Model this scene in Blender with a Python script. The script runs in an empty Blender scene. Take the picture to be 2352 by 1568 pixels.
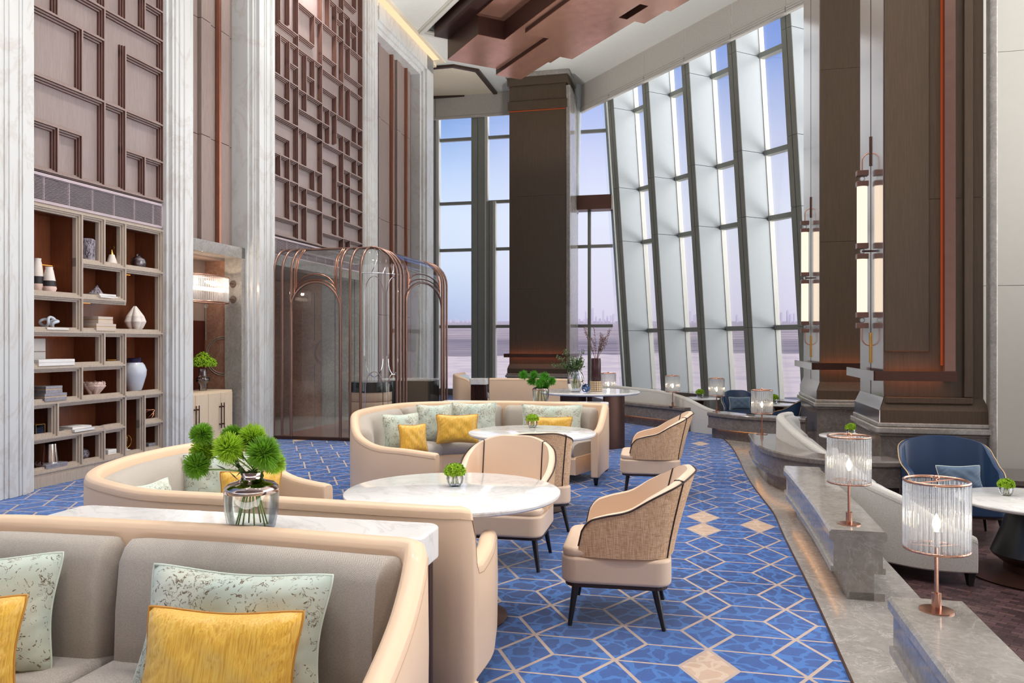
import bpy, math, random
from math import sin, cos, pi, radians, sqrt, atan2, tan
from mathutils import Vector, Matrix, noise
random.seed(7)
S = bpy.context.scene
COL = S.collection

# ------------------------------------------------------------------ camera
FPX, HZ, HC = 1800.0, 788.0, 1.55          # focal length in px (2352 wide), eye line row, eye height
cd = bpy.data.cameras.new('camera'); cam = bpy.data.objects.new('camera', cd); COL.objects.link(cam)
cam.location = (0, 0, HC); cam.rotation_euler = (pi/2, 0, 0)
cd.sensor_width = 36; cd.lens = 36*FPX/2352; cd.shift_y = (HZ-784)/2352
cd.clip_start = .05; cd.clip_end = 20000
S.camera = cam
# ------------------------------------------------------------------ view
S.view_settings.view_transform = 'Standard'; S.view_settings.look = 'None'
S.view_settings.gamma = 1; S.view_settings.use_curve_mapping = False
S.view_settings.exposure = 0.07
cy = S.cycles
cy.max_bounces = 8; cy.diffuse_bounces = 4; cy.glossy_bounces = 4; cy.transmission_bounces = 8
cy.transparent_max_bounces = 16; cy.caustics_reflective = False; cy.caustics_refractive = False
cy.sample_clamp_indirect = 4; cy.use_denoising = True

# ------------------------------------------------------------------ sky
RIGHTSIDE, BACKSIDE, LOWGLOW = 3.3, .25, 9.0
UP = 2.9
W = bpy.data.worlds.new('sky'); S.world = W; W.use_nodes = True
nt = W.node_tree; nt.nodes.clear(); L = nt.links.new
tc = nt.nodes.new('ShaderNodeTexCoord'); sx = nt.nodes.new('ShaderNodeSeparateXYZ'); L(tc.outputs['Generated'], sx.inputs[0])
rp = nt.nodes.new('ShaderNodeValToRGB'); L(sx.outputs['Z'], rp.inputs[0])
def ramp(r, pts):
    e = r.color_ramp.elements
    while len(e) > 1: e.remove(e[-1])
    e[0].position = pts[0][0]; e[0].color = (*pts[0][1], 1)
    for p, c in pts[1:]:
        k = e.new(p); k.color = (*c, 1)
ramp(rp, [(0, (0.631, 0.578, 0.73)), (0.05, (0.716, 0.687, 0.855)), (0.1, (0.761, 0.761, 0.913)), (0.16, (0.761, 0.799, 0.956)), (0.24, (0.604, 0.658, 0.922)), (0.3, (0.371, 0.479, 0.855)), (0.34, (0.202, 0.342, 0.823)), (0.38, (0.098, 0.231, 0.73)), (0.5, (0.102, 0.223, 0.644)), (1, (0.515, 0.61, 0.791))])
mxc = nt.nodes.new('ShaderNodeMixRGB'); mr = nt.nodes.new('ShaderNodeMapRange')
L(sx.outputs['X'], mr.inputs[0]); mr.inputs[1].default_value = -.12; mr.inputs[2].default_value = .06
rp2 = nt.nodes.new('ShaderNodeValToRGB'); L(sx.outputs['Z'], rp2.inputs[0])
ramp(rp2, [(0, (0.305, 0.376, 0.631)), (0.05, (0.445, 0.578, 0.823)), (0.1, (0.631, 0.761, 0.956)), (0.16, (0.658, 0.784, 0.973)), (0.21, (0.491, 0.665, 0.956)), (0.262, (0.223, 0.413, 0.791)), (0.3, (0.117, 0.262, 0.644)), (1, (0.456, 0.578, 0.791))])
L(mr.outputs[0], mxc.inputs[0]); L(rp2.outputs[0], mxc.inputs[1]); L(rp.outputs[0], mxc.inputs[2])
# unseen sky right and behind boosted to light the room; lower half lights ceiling
mb1 = nt.nodes.new('ShaderNodeMapRange'); mb1.interpolation_type = 'SMOOTHSTEP'; L(sx.outputs['X'], mb1.inputs[0]); mb1.inputs[1].default_value = .60; mb1.inputs[2].default_value = .88
mb2 = nt.nodes.new('ShaderNodeMapRange'); mb2.interpolation_type = 'SMOOTHSTEP'; L(sx.outputs['Y'], mb2.inputs[0]); mb2.inputs[1].default_value = -.15; mb2.inputs[2].default_value = -.6
a1 = nt.nodes.new('ShaderNodeMath'); a1.operation = 'MULTIPLY_ADD'; L(mb1.outputs[0], a1.inputs[0]); a1.inputs[1].default_value = RIGHTSIDE; a1.inputs[2].default_value = 1.0
a2 = nt.nodes.new('ShaderNodeMath'); a2.operation = 'MULTIPLY_ADD'; L(mb2.outputs[0], a2.inputs[0]); a2.inputs[1].default_value = BACKSIDE; L(a1.outputs[0], a2.inputs[2])
mb3 = nt.nodes.new('ShaderNodeMapRange'); mb3.interpolation_type = 'SMOOTHSTEP'; L(sx.outputs['Z'], mb3.inputs[0]); mb3.inputs[1].default_value = .0; mb3.inputs[2].default_value = -.35
mb4 = nt.nodes.new('ShaderNodeMath'); mb4.operation = 'MAXIMUM'; L(mb1.outputs[0], mb4.inputs[0]); L(mb2.outputs[0], mb4.inputs[1])
mb5 = nt.nodes.new('ShaderNodeMath'); mb5.operation = 'MULTIPLY'; L(mb3.outputs[0], mb5.inputs[0]); L(mb4.outputs[0], mb5.inputs[1])
a3 = nt.nodes.new('ShaderNodeMath'); a3.operation = 'MULTIPLY_ADD'; L(mb5.outputs[0], a3.inputs[0]); a3.inputs[1].default_value = LOWGLOW; L(a2.outputs[0], a3.inputs[2])
wmx = nt.nodes.new('ShaderNodeMixRGB'); mm_ = nt.nodes.new('ShaderNodeMath'); mm_.operation = 'MAXIMUM'; L(mb1.outputs[0], mm_.inputs[0]); L(mb2.outputs[0], mm_.inputs[1])
L(mm_.outputs[0], wmx.inputs[0]); L(mxc.outputs[0], wmx.inputs[1]); wmx.inputs[2].default_value = (.93, .93, .93, 1)
bg = nt.nodes.new('ShaderNodeBackground'); L(wmx.outputs[0], bg.inputs[0]); L(a3.outputs[0], bg.inputs[1])
wo = nt.nodes.new('ShaderNodeOutputWorld'); L(bg.outputs[0], wo.inputs[0])

# ------------------------------------------------------------------ large lights: added fill spots aimed down and up
def lamp(kind, name, loc, power, col=(1, .9, .78), size=.3, rot=(0, 0, 0), spot=None, sy=None):
    d = bpy.data.lights.new(name, kind); d.energy = power; d.color = col
    if kind == 'AREA':
        d.size = size
        if sy: d.shape = 'RECTANGLE'; d.size_y = sy
    elif kind == 'SPOT': d.shadow_soft_size = size; d.spot_size = radians(spot or 90); d.spot_blend = .8
    elif kind == 'POINT': d.shadow_soft_size = size
    o = bpy.data.objects.new(name, d); COL.objects.link(o); o.location = loc; o.rotation_euler = rot
    return o
for (x, y, p) in [(-2.0, 2.2, 70), (.4, 2.4, 60), (2.0, 2.2, 60), (-2.2, 5.8, 90), (.6, 5.8, 90), (-1.6, 9.2, 170), (1.8, 9.4, 150),
                  (-1.0, 13.2, 190), (2.6, 13.4, 150), (-.6, 18.6, 200), (-3.4, 14.0, 120)]:
    lamp('SPOT', 'fill_down_spot', (x, y, 8.9 if y > 3 else 6.5), p*3.4, (1, .955, .91), .12, (0, 0, 0), 110)  # unseen spots added as fill from above, without fittings

for (x, y, p) in [(-3.0, 7.5, 60), (-2.2, 12.5, 70), (.6, 9.5, 90), (2.6, 14.0, 80), (.4, 18.8, 90), (-.8, 14.5, 80), (-1, 5, 60)]:
    lamp('SPOT', 'fill_up_spot', (x, y, 5.2), p*UP, (1, .97, .93), .08, (pi, 0, 0), 150)  # unseen spots added in mid-air to brighten the ceiling
# ------------------------------------------------------------------ pixel helpers (measurements taken off the photograph, all resolved to metres)
def at(px, py, Y): return Vector(((px-1176)/FPX*Y, Y, HC-(py-HZ)/FPX*Y))
def fl(px, py, z=0.0):
    Y = (HC-z)*FPX/(py-HZ); return ((px-1176)/FPX*Y, Y)
WO = (-5.093, 8.262); WA = radians(13.25)
E_ = (sin(WA), cos(WA)); N_ = (cos(WA), -sin(WA))
def wxy(u, s): return (WO[0]+N_[0]*u+E_[0]*s, WO[1]+N_[1]*u+E_[1]*s)
def s_of(px, u=0.0):
    t = (px-1176)/FPX; bx = WO[0]+N_[0]*u; by = WO[1]+N_[1]*u
    return (t*by-bx)/(E_[0]-t*E_[1])
def z_of(px, py, u=0.0):
    Y = wxy(u, s_of(px, u))[1]; return HC+(HZ-py)/FPX*Y
GA = radians(27.47); GO = (5.09, 17.35)
def gxy(x, y): return (GO[0]+cos(GA)*x-sin(GA)*y, GO[1]+sin(GA)*x+cos(GA)*y)
def WM(M=None):    # world matrix of the panelled wall: x away from the wall, y along it
    return Matrix.Translation((WO[0], WO[1], 0)) @ Matrix.Rotation(-WA, 4, 'Z')
def GM():
    return Matrix.Translation((GO[0], GO[1], 0)) @ Matrix.Rotation(GA, 4, 'Z')

# ------------------------------------------------------------------ mesh builder
class MB:
    def __init__(s): s.v = []; s.f = []
    def add(s, vs, fs, M=None):
        o = len(s.v)
        s.v += [tuple(M @ Vector(v)) if M else tuple(v) for v in vs]
        s.f += [tuple(i+o for i in f) for f in fs]; return s
    def box(s, x0, x1, y0, y1, z0, z1, M=None):
        if x0 > x1: x0, x1 = x1, x0
        if y0 > y1: y0, y1 = y1, y0
        return s.add([(x0, y0, z0), (x1, y0, z0), (x1, y1, z0), (x0, y1, z0), (x0, y0, z1), (x1, y0, z1), (x1, y1, z1), (x0, y1, z1)],
                     [(3, 2, 1, 0), (4, 5, 6, 7), (0, 1, 5, 4), (1, 2, 6, 5), (2, 3, 7, 6), (3, 0, 4, 7)], M)
    def prism(s, poly, z0, z1, M=None):
        a = sum(poly[i][0]*poly[(i+1) % len(poly)][1]-poly[(i+1) % len(poly)][0]*poly[i][1] for i in range(len(poly)))
        if a < 0: poly = poly[::-1]
        n = len(poly)
        zz0 = z0 if callable(z0) else (lambda p: z0); zz1 = z1 if callable(z1) else (lambda p: z1)
        return s.add([(p[0], p[1], zz0(p)) for p in poly]+[(p[0], p[1], zz1(p)) for p in poly],
                     [tuple(range(n))[::-1], tuple(range(n, 2*n))]+[(i, (i+1) % n, n+(i+1) % n, n+i) for i in range(n)], M)
    def lathe(s, prof, n=32, c=(0, 0, 0), M=None, r_mod=None, cap=True):
        vs = []; m = len(prof)
        for k in range(n):
            a = 2*pi*k/n
            for (r, z) in prof:
                rr = r*(r_mod(a, z) if r_mod else 1)
                vs.append((c[0]+rr*cos(a), c[1]+rr*sin(a), c[2]+z))
        fs = []
        for k in range(n):
            k2 = (k+1) % n
            for i in range(m-1): fs.append((k*m+i, k2*m+i, k2*m+i+1, k*m+i+1))
        if cap:
            if prof[0][0] > 1e-5: fs.append(tuple(k*m for k in range(n))[::-1])
            if prof[-1][0] > 1e-5: fs.append(tuple(k*m+m-1 for k in range(n)))
        return s.add(vs, fs, M)
    def tube(s, pts, r, n=8, closed=False, M=None, up=None):
        P = [Vector(p) for p in pts]; m = len(P); vs = []; fs = []
        rr = r if isinstance(r, (list, tuple)) else [r]*m
        prev = None
        for i in range(m):
            if closed: t = P[(i+1) % m]-P[i-1]
            else: t = P[min(i+1, m-1)]-P[max(i-1, 0)]
            t.normalize()
            if prev is None:
                a = Vector((0, 0, 1)) if abs(t.z) < .9 else Vector((1, 0, 0))
                x = t.cross(a).normalized()
            else:
                x = (prev-t*prev.dot(t)).normalized()
            prev = x; y = t.cross(x)
            for k in range(n):
                q = 2*pi*k/n+pi/n
                vs.append(P[i]+(x*cos(q)+y*sin(q))*rr[i])
        for i in range(m if closed else m-1):
            j = (i+1) % m
            for k in range(n): fs.append((i*n+k, i*n+(k+1) % n, j*n+(k+1) % n, j*n+k))
        if not closed:
            fs.append(tuple(range(n))[::-1]); fs.append(tuple((m-1)*n+k for k in range(n)))
        return s.add(vs, fs, M)
    def ball(s, c, r, nu=16, nv=10, sc=(1, 1, 1), M=None):
        prof = [(max(r*sin(pi*i/nv), 0), -r*cos(pi*i/nv)) for i in range(nv+1)]
        T = Matrix.Translation(c) @ Matrix.Diagonal((*sc, 1))
        if M: T = M @ T
        return s.lathe(prof, nu, M=T, cap=False)
    def sweep(s, path, prof, M=None, closed=False):
        """path: [(x,y)], prof(i, t): [(offset to the right-hand side, z)] closed profile"""
        m = len(path); vs = []; n = None
        for i in range(m):
            a = Vector(path[(i-1) % m if closed else max(i-1, 0)]); b = Vector(path[(i+1) % m if closed else min(i+1, m-1)])
            d = (b-a).normalized(); nr = Vector((d.y, -d.x))
            p = Vector(path[i]); pr = prof(i, i/(m-1)); n = len(pr)
            for (o, z) in pr: vs.append((p.x+nr.x*o, p.y+nr.y*o, z))
        fs = []
        for i in range(m if closed else m-1):
            j = (i+1) % m
            for k in range(n): fs.append((i*n+k, i*n+(k+1) % n, j*n+(k+1) % n, j*n+k))
        if not closed:
            fs.append(tuple(range(n))[::-1]); fs.append(tuple((m-1)*n+k for k in range(n)))
        return s.add(vs, fs, M)
    def grid(s, fn, nu, nv, M=None, wrap_u=False, flip=False):
        vs = [fn(i/nu, j/nv) for i in range(nu if wrap_u else nu+1) for j in range(nv+1)]
        fs = []
        for i in range(nu):
            i2 = (i+1) % nu if wrap_u else i+1
            for j in range(nv):
                q = (i*(nv+1)+j, i2*(nv+1)+j, i2*(nv+1)+j+1, i*(nv+1)+j+1)
                fs.append(q[::-1] if flip else q)
        return s.add(vs, fs, M)
    def build(s, name, mat, parent=None, smooth=None, bevel=0, seg=2, sub=0, solid=0, fix=True):
        me = bpy.data.meshes.new(name); me.from_pydata([tuple(v) for v in s.v], [], s.f)
        me.materials.append(mat)
        if fix:
            import bmesh
            bm = bmesh.new(); bm.from_mesh(me); bmesh.ops.recalc_face_normals(bm, faces=bm.faces); bm.to_mesh(me); bm.free()
        if smooth is not None:
            me.shade_smooth()
            if smooth < 180: me.set_sharp_from_angle(angle=radians(smooth))
        o = bpy.data.objects.new(name, me); COL.objects.link(o)
        if parent: o.parent = parent
        if solid:
            md = o.modifiers.new('solid', 'SOLIDIFY'); md.thickness = solid; md.offset = 0
        if bevel:
            md = o.modifiers.new('bevel', 'BEVEL'); md.width = bevel; md.segments = seg; md.limit_method = 'ANGLE'; md.angle_limit = radians(40)
            if smooth is None:
                me.shade_smooth(); md.harden_normals = True
                me.set_sharp_from_angle(angle=radians(35))
        if sub:
            md = o.modifiers.new('sub', 'SUBSURF'); md.levels = sub; md.render_levels = sub
        return o

def tag(o, label=None, cat=None, group=None, kind=None):
    if label: o['label'] = label
    if cat: o['category'] = cat
    if group: o['group'] = group
    if kind: o['kind'] = kind
    return o
def thing(name, label, cat, loc=(0, 0, 0), rz=0, group=None, kind=None):
    o = bpy.data.objects.new(name, None); COL.objects.link(o); o.empty_display_size = .05
    o.location = loc; o.rotation_euler = (0, 0, rz)
    return tag(o, label, cat, group, kind)
def copy_tree(o, loc=None, rz=None, label=None, group=None, parent=None):
    c = o.copy(); COL.objects.link(c)
    if parent: c.parent = parent
    if loc is not None: c.location = loc
    if rz is not None: c.rotation_euler = (0, 0, rz)
    if label: c['label'] = label
    if group: c['group'] = group
    for ch in list(o.children): copy_tree(ch, parent=c)
    return c
def smooth_path(pts, k=6):
    P = [Vector(p) for p in pts]; out = []
    for i in range(len(P)-1):
        a = P[max(i-1, 0)]; b = P[i]; c = P[i+1]; d = P[min(i+2, len(P)-1)]
        for j in range(k):
            t = j/k
            out.append(.5*((2*b)+(c-a)*t+(2*a-5*b+4*c-d)*t*t+(3*b-a-3*c+d)*t**3))
    out.append(P[-1]); return out
def resample(pts, n):
    P = [Vector(p) for p in pts]; L_ = [0]
    for a, b in zip(P, P[1:]): L_.append(L_[-1]+(b-a).length)
    out = []; j = 0
    for i in range(n):
        d = L_[-1]*i/(n-1)
        while j < len(P)-2 and L_[j+1] < d: j += 1
        t = (d-L_[j])/max(L_[j+1]-L_[j], 1e-9); out.append(P[j].lerp(P[j+1], t))
    return out

# ------------------------------------------------------------------ materials
def lin(c):
    return tuple(((x/255)/12.92 if x/255 <= .04045 else ((x/255+.055)/1.055)**2.4) for x in c)
class NT:
    def __init__(s, name):
        s.m = bpy.data.materials.new(name); s.m.use_nodes = True; s.t = s.m.node_tree; s.t.nodes.clear()
        s.out = s.n('ShaderNodeOutputMaterial')
    def n(s, ty, **kw):
        x = s.t.nodes.new(ty)
        for k, v in kw.items(): setattr(x, k, v)
        return x
    def l(s, a, b): s.t.links.new(a, b)
    def coord(s, scale=(1, 1, 1), rot=(0, 0, 0), loc=(0, 0, 0), src='Object'):
        tc = s.n('ShaderNodeTexCoord'); mp = s.n('ShaderNodeMapping'); s.l(tc.outputs[src], mp.inputs[0])
        mp.inputs[3].default_value = scale; mp.inputs[2].default_value = rot; mp.inputs[1].default_value = loc
        return mp.outputs[0]
    def noise(s, vec, scale=5, detail=4, rough=.55, dist=0):
        x = s.n('ShaderNodeTexNoise'); s.l(vec, x.inputs['Vector']); x.inputs['Scale'].default_value = scale
        x.inputs['Detail'].default_value = detail; x.inputs['Roughness'].default_value = rough; x.inputs['Distortion'].default_value = dist
        return x.outputs['Fac']
    def ramp(s, fac, pts, interp='LINEAR'):
        r = s.n('ShaderNodeValToRGB'); ramp(r, pts); r.color_ramp.interpolation = interp; s.l(fac, r.inputs[0]); return r.outputs[0]
    def math(s, op, a, b=None, c=None, clamp=False):
        x = s.n('ShaderNodeMath', operation=op, use_clamp=clamp)
        for i, q in enumerate((a, b, c)):
            if q is None: continue
            if isinstance(q, (int, float)): x.inputs[i].default_value = q
            else: s.l(q, x.inputs[i])
        return x.outputs[0]
    def mix(s, fac, a, b, ty='MIX'):
        x = s.n('ShaderNodeMixRGB', blend_type=ty)
        for i, q in enumerate((fac, a, b)):
            if isinstance(q, (int, float)): x.inputs[i].default_value = q
            elif isinstance(q, tuple): x.inputs[i].default_value = (*q, 1)
            else: s.l(q, x.inputs[i])
        return x.outputs[0]
    def bsdf(s, col, rough=.5, metal=0, bump=None, bump_s=.2, spec=.5, dist=.01, sheen=0, coat=0, trans=0, ior=1.45, emit=None, es=0, alpha=None):
        b = s.n('ShaderNodeBsdfPrincipled')
        if isinstance(col, tuple): b.inputs['Base Color'].default_value = (*col, 1)
        else: s.l(col, b.inputs['Base Color'])
        if isinstance(rough, (int, float)): b.inputs['Roughness'].default_value = rough
        else: s.l(rough, b.inputs['Roughness'])
        b.inputs['Metallic'].default_value = metal; b.inputs['Specular IOR Level'].default_value = spec
        b.inputs['Sheen Weight'].default_value = sheen; b.inputs['Coat Weight'].default_value = coat
        b.inputs['Transmission Weight'].default_value = trans; b.inputs['IOR'].default_value = ior
        if emit: b.inputs['Emission Color'].default_value = (*emit, 1); b.inputs['Emission Strength'].default_value = es
        if bump is not None:
            x = s.n('ShaderNodeBump'); x.inputs['Strength'].default_value = bump_s; x.inputs['Distance'].default_value = dist
            s.l(bump, x.inputs['Height']); s.l(x.outputs[0], b.inputs['Normal'])
        s.l(b.outputs[0], s.out.inputs[0]); s.b = b; return s.m
def plain(name, c, rough=.5, metal=0, var=.06, scale=8, bump=.05, **kw):
    q = NT(name); v = q.coord(); f = q.noise(v, scale); c = lin(c)
    lo = tuple(x*(1-var) for x in c); hi = tuple(min(x*(1+var), 1) for x in c)
    return q.bsdf(q.ramp(f, [(.3, lo), (.7, hi)]), rough, metal, bump=q.noise(v, scale*12, 2) if bump else None, bump_s=bump, **kw)
def wood(name, c1, c2, sc=(14, 14, .7), rough=.42, **kw):
    q = NT(name); v = q.coord(sc); f = q.noise(v, 6, 6, .6, .4); g = q.noise(q.coord((90, 90, 2)), 5, 3)
    col = q.mix(.35, q.ramp(f, [(.3, lin(c1)), (.7, lin(c2))]), q.ramp(g, [(.35, lin(c1)), (.65, lin(c2))]))
    return q.bsdf(col, rough, bump=g, bump_s=.06, **kw)
def marble(name, base, vein, sc=1.2, rough=.12, amt=.55, det=(.46, .5, .54), **kw):
    q = NT(name); v = q.coord((sc, sc, sc*.45), (0.5, .4, .6)); w = q.noise(v, 2.2, 8, .62, 1.6)
    band = q.ramp(w, [(det[0], (0, 0, 0)), (det[1], (1, 1, 1)), (det[2], (0, 0, 0))])
    cl = q.noise(q.coord((1, 1, 1)), .9*sc, 5, .6, .5)
    c0 = q.mix(q.ramp(cl, [(.35, (0, 0, 0)), (.7, (.5, .5, .5))]), lin(base), tuple(x*.85 for x in lin(base)))
    fac = q.math('MULTIPLY', band, amt)
    return q.bsdf(q.mix(fac, c0, lin(vein)), rough, **kw)
def stone(name, c1, c2, vein, rough=.15, sc=2.0, **kw):
    q = NT(name); v = q.coord(); f = q.noise(v, sc, 8, .7, .6); g = q.noise(v, sc*9, 5, .7)
    col = q.mix(.4, q.ramp(f, [(.3, lin(c1)), (.7, lin(c2))]), q.ramp(g, [(.35, lin(c1)), (.65, lin(c2))]))
    w = q.noise(q.coord((1, 1, 1), (.3, .8, .2)), sc*1.1, 9, .65, 2.5)
    b = q.ramp(w, [(.485, (0, 0, 0)), (.5, (.5, .5, .5)), (.515, (0, 0, 0))])
    return q.bsdf(q.mix(b, col, lin(vein)), rough, **kw)
def fabric(name, c1, c2, sc=260, rough=.9, herring=False, **kw):
    q = NT(name); v = q.coord()
    if herring:
        sxyz = q.n('ShaderNodeSeparateXYZ'); q.l(v, sxyz.inputs[0])
        a = q.math('ADD', sxyz.outputs[0], q.math('MULTIPLY', sxyz.outputs[1], .7))
        zig = q.math('PINGPONG', q.math('MULTIPLY', a, 60), 1)
        h = q.math('SINE', q.math('MULTIPLY', q.math('ADD', q.math('MULTIPLY', zig, .012), sxyz.outputs[2]), 1500))
        f = q.math('ADD', q.math('MULTIPLY', h, .22), q.noise(v, sc, 2))
    else:
        f = q.noise(v, sc, 2)
    return q.bsdf(q.ramp(f, [(.3, lin(c1)), (.7, lin(c2))]), rough, bump=f, bump_s=.25, dist=.002, sheen=.2, spec=.2, **kw)
def weave(name, c1, c2):
    q = NT(name)
    a = q.noise(q.coord((1, 1, 22)), 26, 2, .5); b = q.noise(q.coord((22, 22, 1)), 13, 2, .5)
    f = q.math('MULTIPLY', q.math('ADD', a, b), .5)
    return q.bsdf(q.ramp(f, [(.38, lin(c1)), (.6, lin(c2))]), .75, bump=f, bump_s=.4, dist=.003)
def emis(name, c, st):
    q = NT(name); e = q.n('ShaderNodeEmission'); e.inputs[0].default_value = (*lin(c), 1); e.inputs[1].default_value = st
    q.l(e.outputs[0], q.out.inputs[0]); return q.m
def thin_glass(name, tint=(1, 1, 1), refl=.5, rough=.02, base=.03, add=None):
    q = NT(name); t = q.n('ShaderNodeBsdfTransparent'); t.inputs[0].default_value = (*tint, 1)
    g = q.n('ShaderNodeBsdfGlossy'); g.inputs['Roughness'].default_value = rough
    fr = q.n('ShaderNodeFresnel'); fr.inputs[0].default_value = 1.45
    fac = q.math('ADD', q.math('MULTIPLY', fr.outputs[0], refl), base, clamp=True)
    m = q.n('ShaderNodeMixShader'); q.l(fac, m.inputs[0]); q.l(t.outputs[0], m.inputs[1]); q.l(g.outputs[0], m.inputs[2])
    q.l(m.outputs[0], q.out.inputs[0]); return q.m

M = {}
M['leather'] = plain('leather_cream', (226, 194, 162), .42, var=.02, scale=3, bump=.04, coat=.05)
M['leather2'] = plain('leather_pink_cream', (224, 196, 170), .4, var=.02, scale=3, bump=.04)
M['fab'] = fabric('grey_beige_herringbone', (156, 147, 136), (188, 178, 166), 300, herring=True)
M['fab2'] = fabric('grey_seat_weave', (150, 142, 136), (184, 175, 166), 240)
M['fab3'] = fabric('pale_grey_velvet', (176, 172, 166), (204, 200, 194), 160)
M['fab4'] = fabric('soft_grey_back', (150, 148, 145), (176, 173, 168), 90)
M['weave'] = weave('basket_weave', (176, 132, 94), (230, 194, 156))
M['pipe'] = plain('dark_piping', (52, 34, 28), .5, bump=0)
M['legs'] = plain('black_lacquer', (30, 27, 27), .3, bump=0)
M['bluel'] = plain('navy_leather', (42, 62, 92), .38, var=.05, bump=.03)
M['bluep'] = plain('blue_grey_cushion', (84, 104, 126), .6)
M['gold'] = plain('gold_piping', (200, 170, 130), .4, bump=0)
M['pale_blue'] = plain('pale_blue_cloth', (188, 200, 204), .8)
# pillows
q = NT('mint_print'); v = q.coord(); a = q.noise(v, 26, 3, .6, 2.2); b = q.noise(v, 9, 3, .6); c_ = q.noise(v, 4, 3)
base = q.ramp(c_, [(.35, lin((182, 196, 184))), (.65, lin((204, 206, 188)))])
th = q.math('ADD', a, q.math('MULTIPLY', b, .5))
mk = q.ramp(th, [(.835, (0, 0, 0)), (.85, (1, 1, 1)), (.885, (1, 1, 1)), (.90, (0, 0, 0))])
M['mint'] = q.bsdf(q.mix(mk, base, lin((104, 86, 64))), .5, bump=q.noise(v, 6, 3), bump_s=.3, dist=.02, sheen=.2)
q = NT('yellow_silk'); a = q.noise(q.coord((60, 60, 3)), 3, 4, .6, .3)
M['yellow'] = q.bsdf(q.ramp(a, [(.32, lin((200, 146, 46))), (.5, lin((226, 174, 62))), (.68, lin((232, 194, 88)))]), .38, bump=q.noise(q.coord(), 5, 3), bump_s=.35, dist=.03, sheen=.3)
M['yelpipe'] = plain('mustard_piping', (190, 132, 50), .5, bump=0)
M['mintpipe'] = plain('mint_piping', (206, 216, 202), .6, bump=0)
# stones
M['cream_marble'] = marble('cream_marble', (210, 210, 208), (180, 166, 154), .6, .22, .35)
M['white_marble'] = marble('white_marble', (232, 229, 225), (176, 170, 168), 1.1, .08, .32, (.47, .5, .53))
M['brown_stone'] = stone('brown_stone', (122, 86, 70), (162, 122, 102), (164, 146, 134), .12)
M['grey_stone'] = stone('grey_stone', (124, 118, 112), (164, 158, 150), (186, 180, 172), .12, 2.5)
M['dark_stone'] = stone('dark_grey_stone', (94, 86, 82), (128, 118, 112), (160, 150, 146), .12, 2.5)
M['pale_stone'] = stone('pale_grey_stone', (128, 123, 118), (162, 156, 150), (205, 198, 190), .16, 2.5)
# wood and metals
M['taupe'] = wood('taupe_oak', (120, 100, 90), (150, 130, 118), rough=.5)
M['lattice'] = wood('lattice_wood', (132, 112, 106), (156, 136, 130), rough=.45)
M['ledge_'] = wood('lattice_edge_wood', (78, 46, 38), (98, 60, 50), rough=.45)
M['panelw'] = wood('pinkish_panel', (136, 120, 116), (158, 143, 140), rough=.4)
M['plank'] = wood('plank_panel', (128, 110, 104), (156, 138, 130), rough=.5)
M['shelfw'] = wood('shelf_oak', (160, 144, 128), (192, 177, 162), rough=.45)
M['redwood'] = wood('red_brown_veneer', (100, 54, 34), (136, 80, 52), (20, 20, 1), .3)
M['darkwood'] = wood('dark_veneer', (46, 30, 22), (66, 44, 30), rough=.4)
M['colwood'] = wood('smoked_oak', (66, 53, 40), (88, 71, 54), (16, 16, .5), .42)
M['cab'] = wood('pale_sycamore', (206, 184, 156), (222, 202, 176), rough=.4)
M['copper'] = plain('brushed_copper', (176, 124, 102), .28, 1, bump=0)
M['bronze'] = plain('bronze_tube', (138, 108, 96), .3, .75, bump=0)
M['bronzed'] = plain('dark_bronze', (84, 58, 50), .35, .7, bump=0)
M['coppanel'] = plain('copper_leaf', (176, 130, 110), .24, .7, var=.12, scale=5, bump=.05)
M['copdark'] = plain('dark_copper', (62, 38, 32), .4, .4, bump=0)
M['rose'] = plain('rose_gold', (200, 152, 130), .25, 1, bump=0)
q = NT('polished_lilac_metal'); f = q.noise(q.coord((60, 60, .4)), 4, 3)
M['mirror'] = q.bsdf(q.ramp(f, [(.3, lin((214, 200, 198))), (.7, lin((232, 220, 216)))]), .14, .95)
M['chrome'] = plain('chrome', (225, 222, 222), .08, 1, bump=0)
M['brass'] = plain('brass', (204, 160, 84), .25, 1, bump=0)
M['slat'] = plain('vent_slat', (186, 170, 174), .5, .2, bump=0)
M['black'] = plain('black_void', (22, 18, 18), .7, bump=0)
M['ceil'] = plain('ceiling_paint', (226, 226, 218), .7, var=.02, bump=0)
M['ceilw'] = plain('ceiling_cream', (236, 222, 196), .7, var=.02, bump=0)
M['fin'] = plain('white_fin_panel', (180, 186, 188), .38, var=.015, bump=0)
M['fincream'] = plain('cream_fin_edge', (212, 210, 200), .45, var=.015, bump=0)
M['mull'] = plain('grey_mullion', (140, 142, 134), .45, .3, var=.03, bump=0)
M['seam'] = plain('seam_black', (30, 30, 30), .6, bump=0)
M['blind'] = fabric('roman_blind_linen', (176, 170, 162), (196, 190, 180), 60)
M['pane'] = thin_glass('window_glass', (1, 1, 1), .25, .01, .0)
M['pav'] = thin_glass('pavilion_glass', (.96, .975, .975), .75, .015, .025)
M['glass'] = thin_glass('vase_glass', (.975, .98, .98), .8, .01, .02)
M['rodg'] = thin_glass('glass_rods', (.96, .965, .975), .7, .05, .06)
M['chromeb'] = plain('bronze_mirror_glass', (186, 166, 158), .06, 1, bump=0)
q = NT('glass_rods'); tb = q.n('ShaderNodeBsdfTransparent'); tb.inputs[0].default_value = (.97, .98, .99, 1)
gb_ = q.n('ShaderNodeBsdfGlossy'); gb_.inputs['Roughness'].default_value = .08; tr_ = q.n('ShaderNodeBsdfTranslucent'); tr_.inputs[0].default_value = (.95, .95, .97, 1); df_ = q.n('ShaderNodeBsdfDiffuse'); df_.inputs[0].default_value = (.9, .92, .95, 1)
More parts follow.
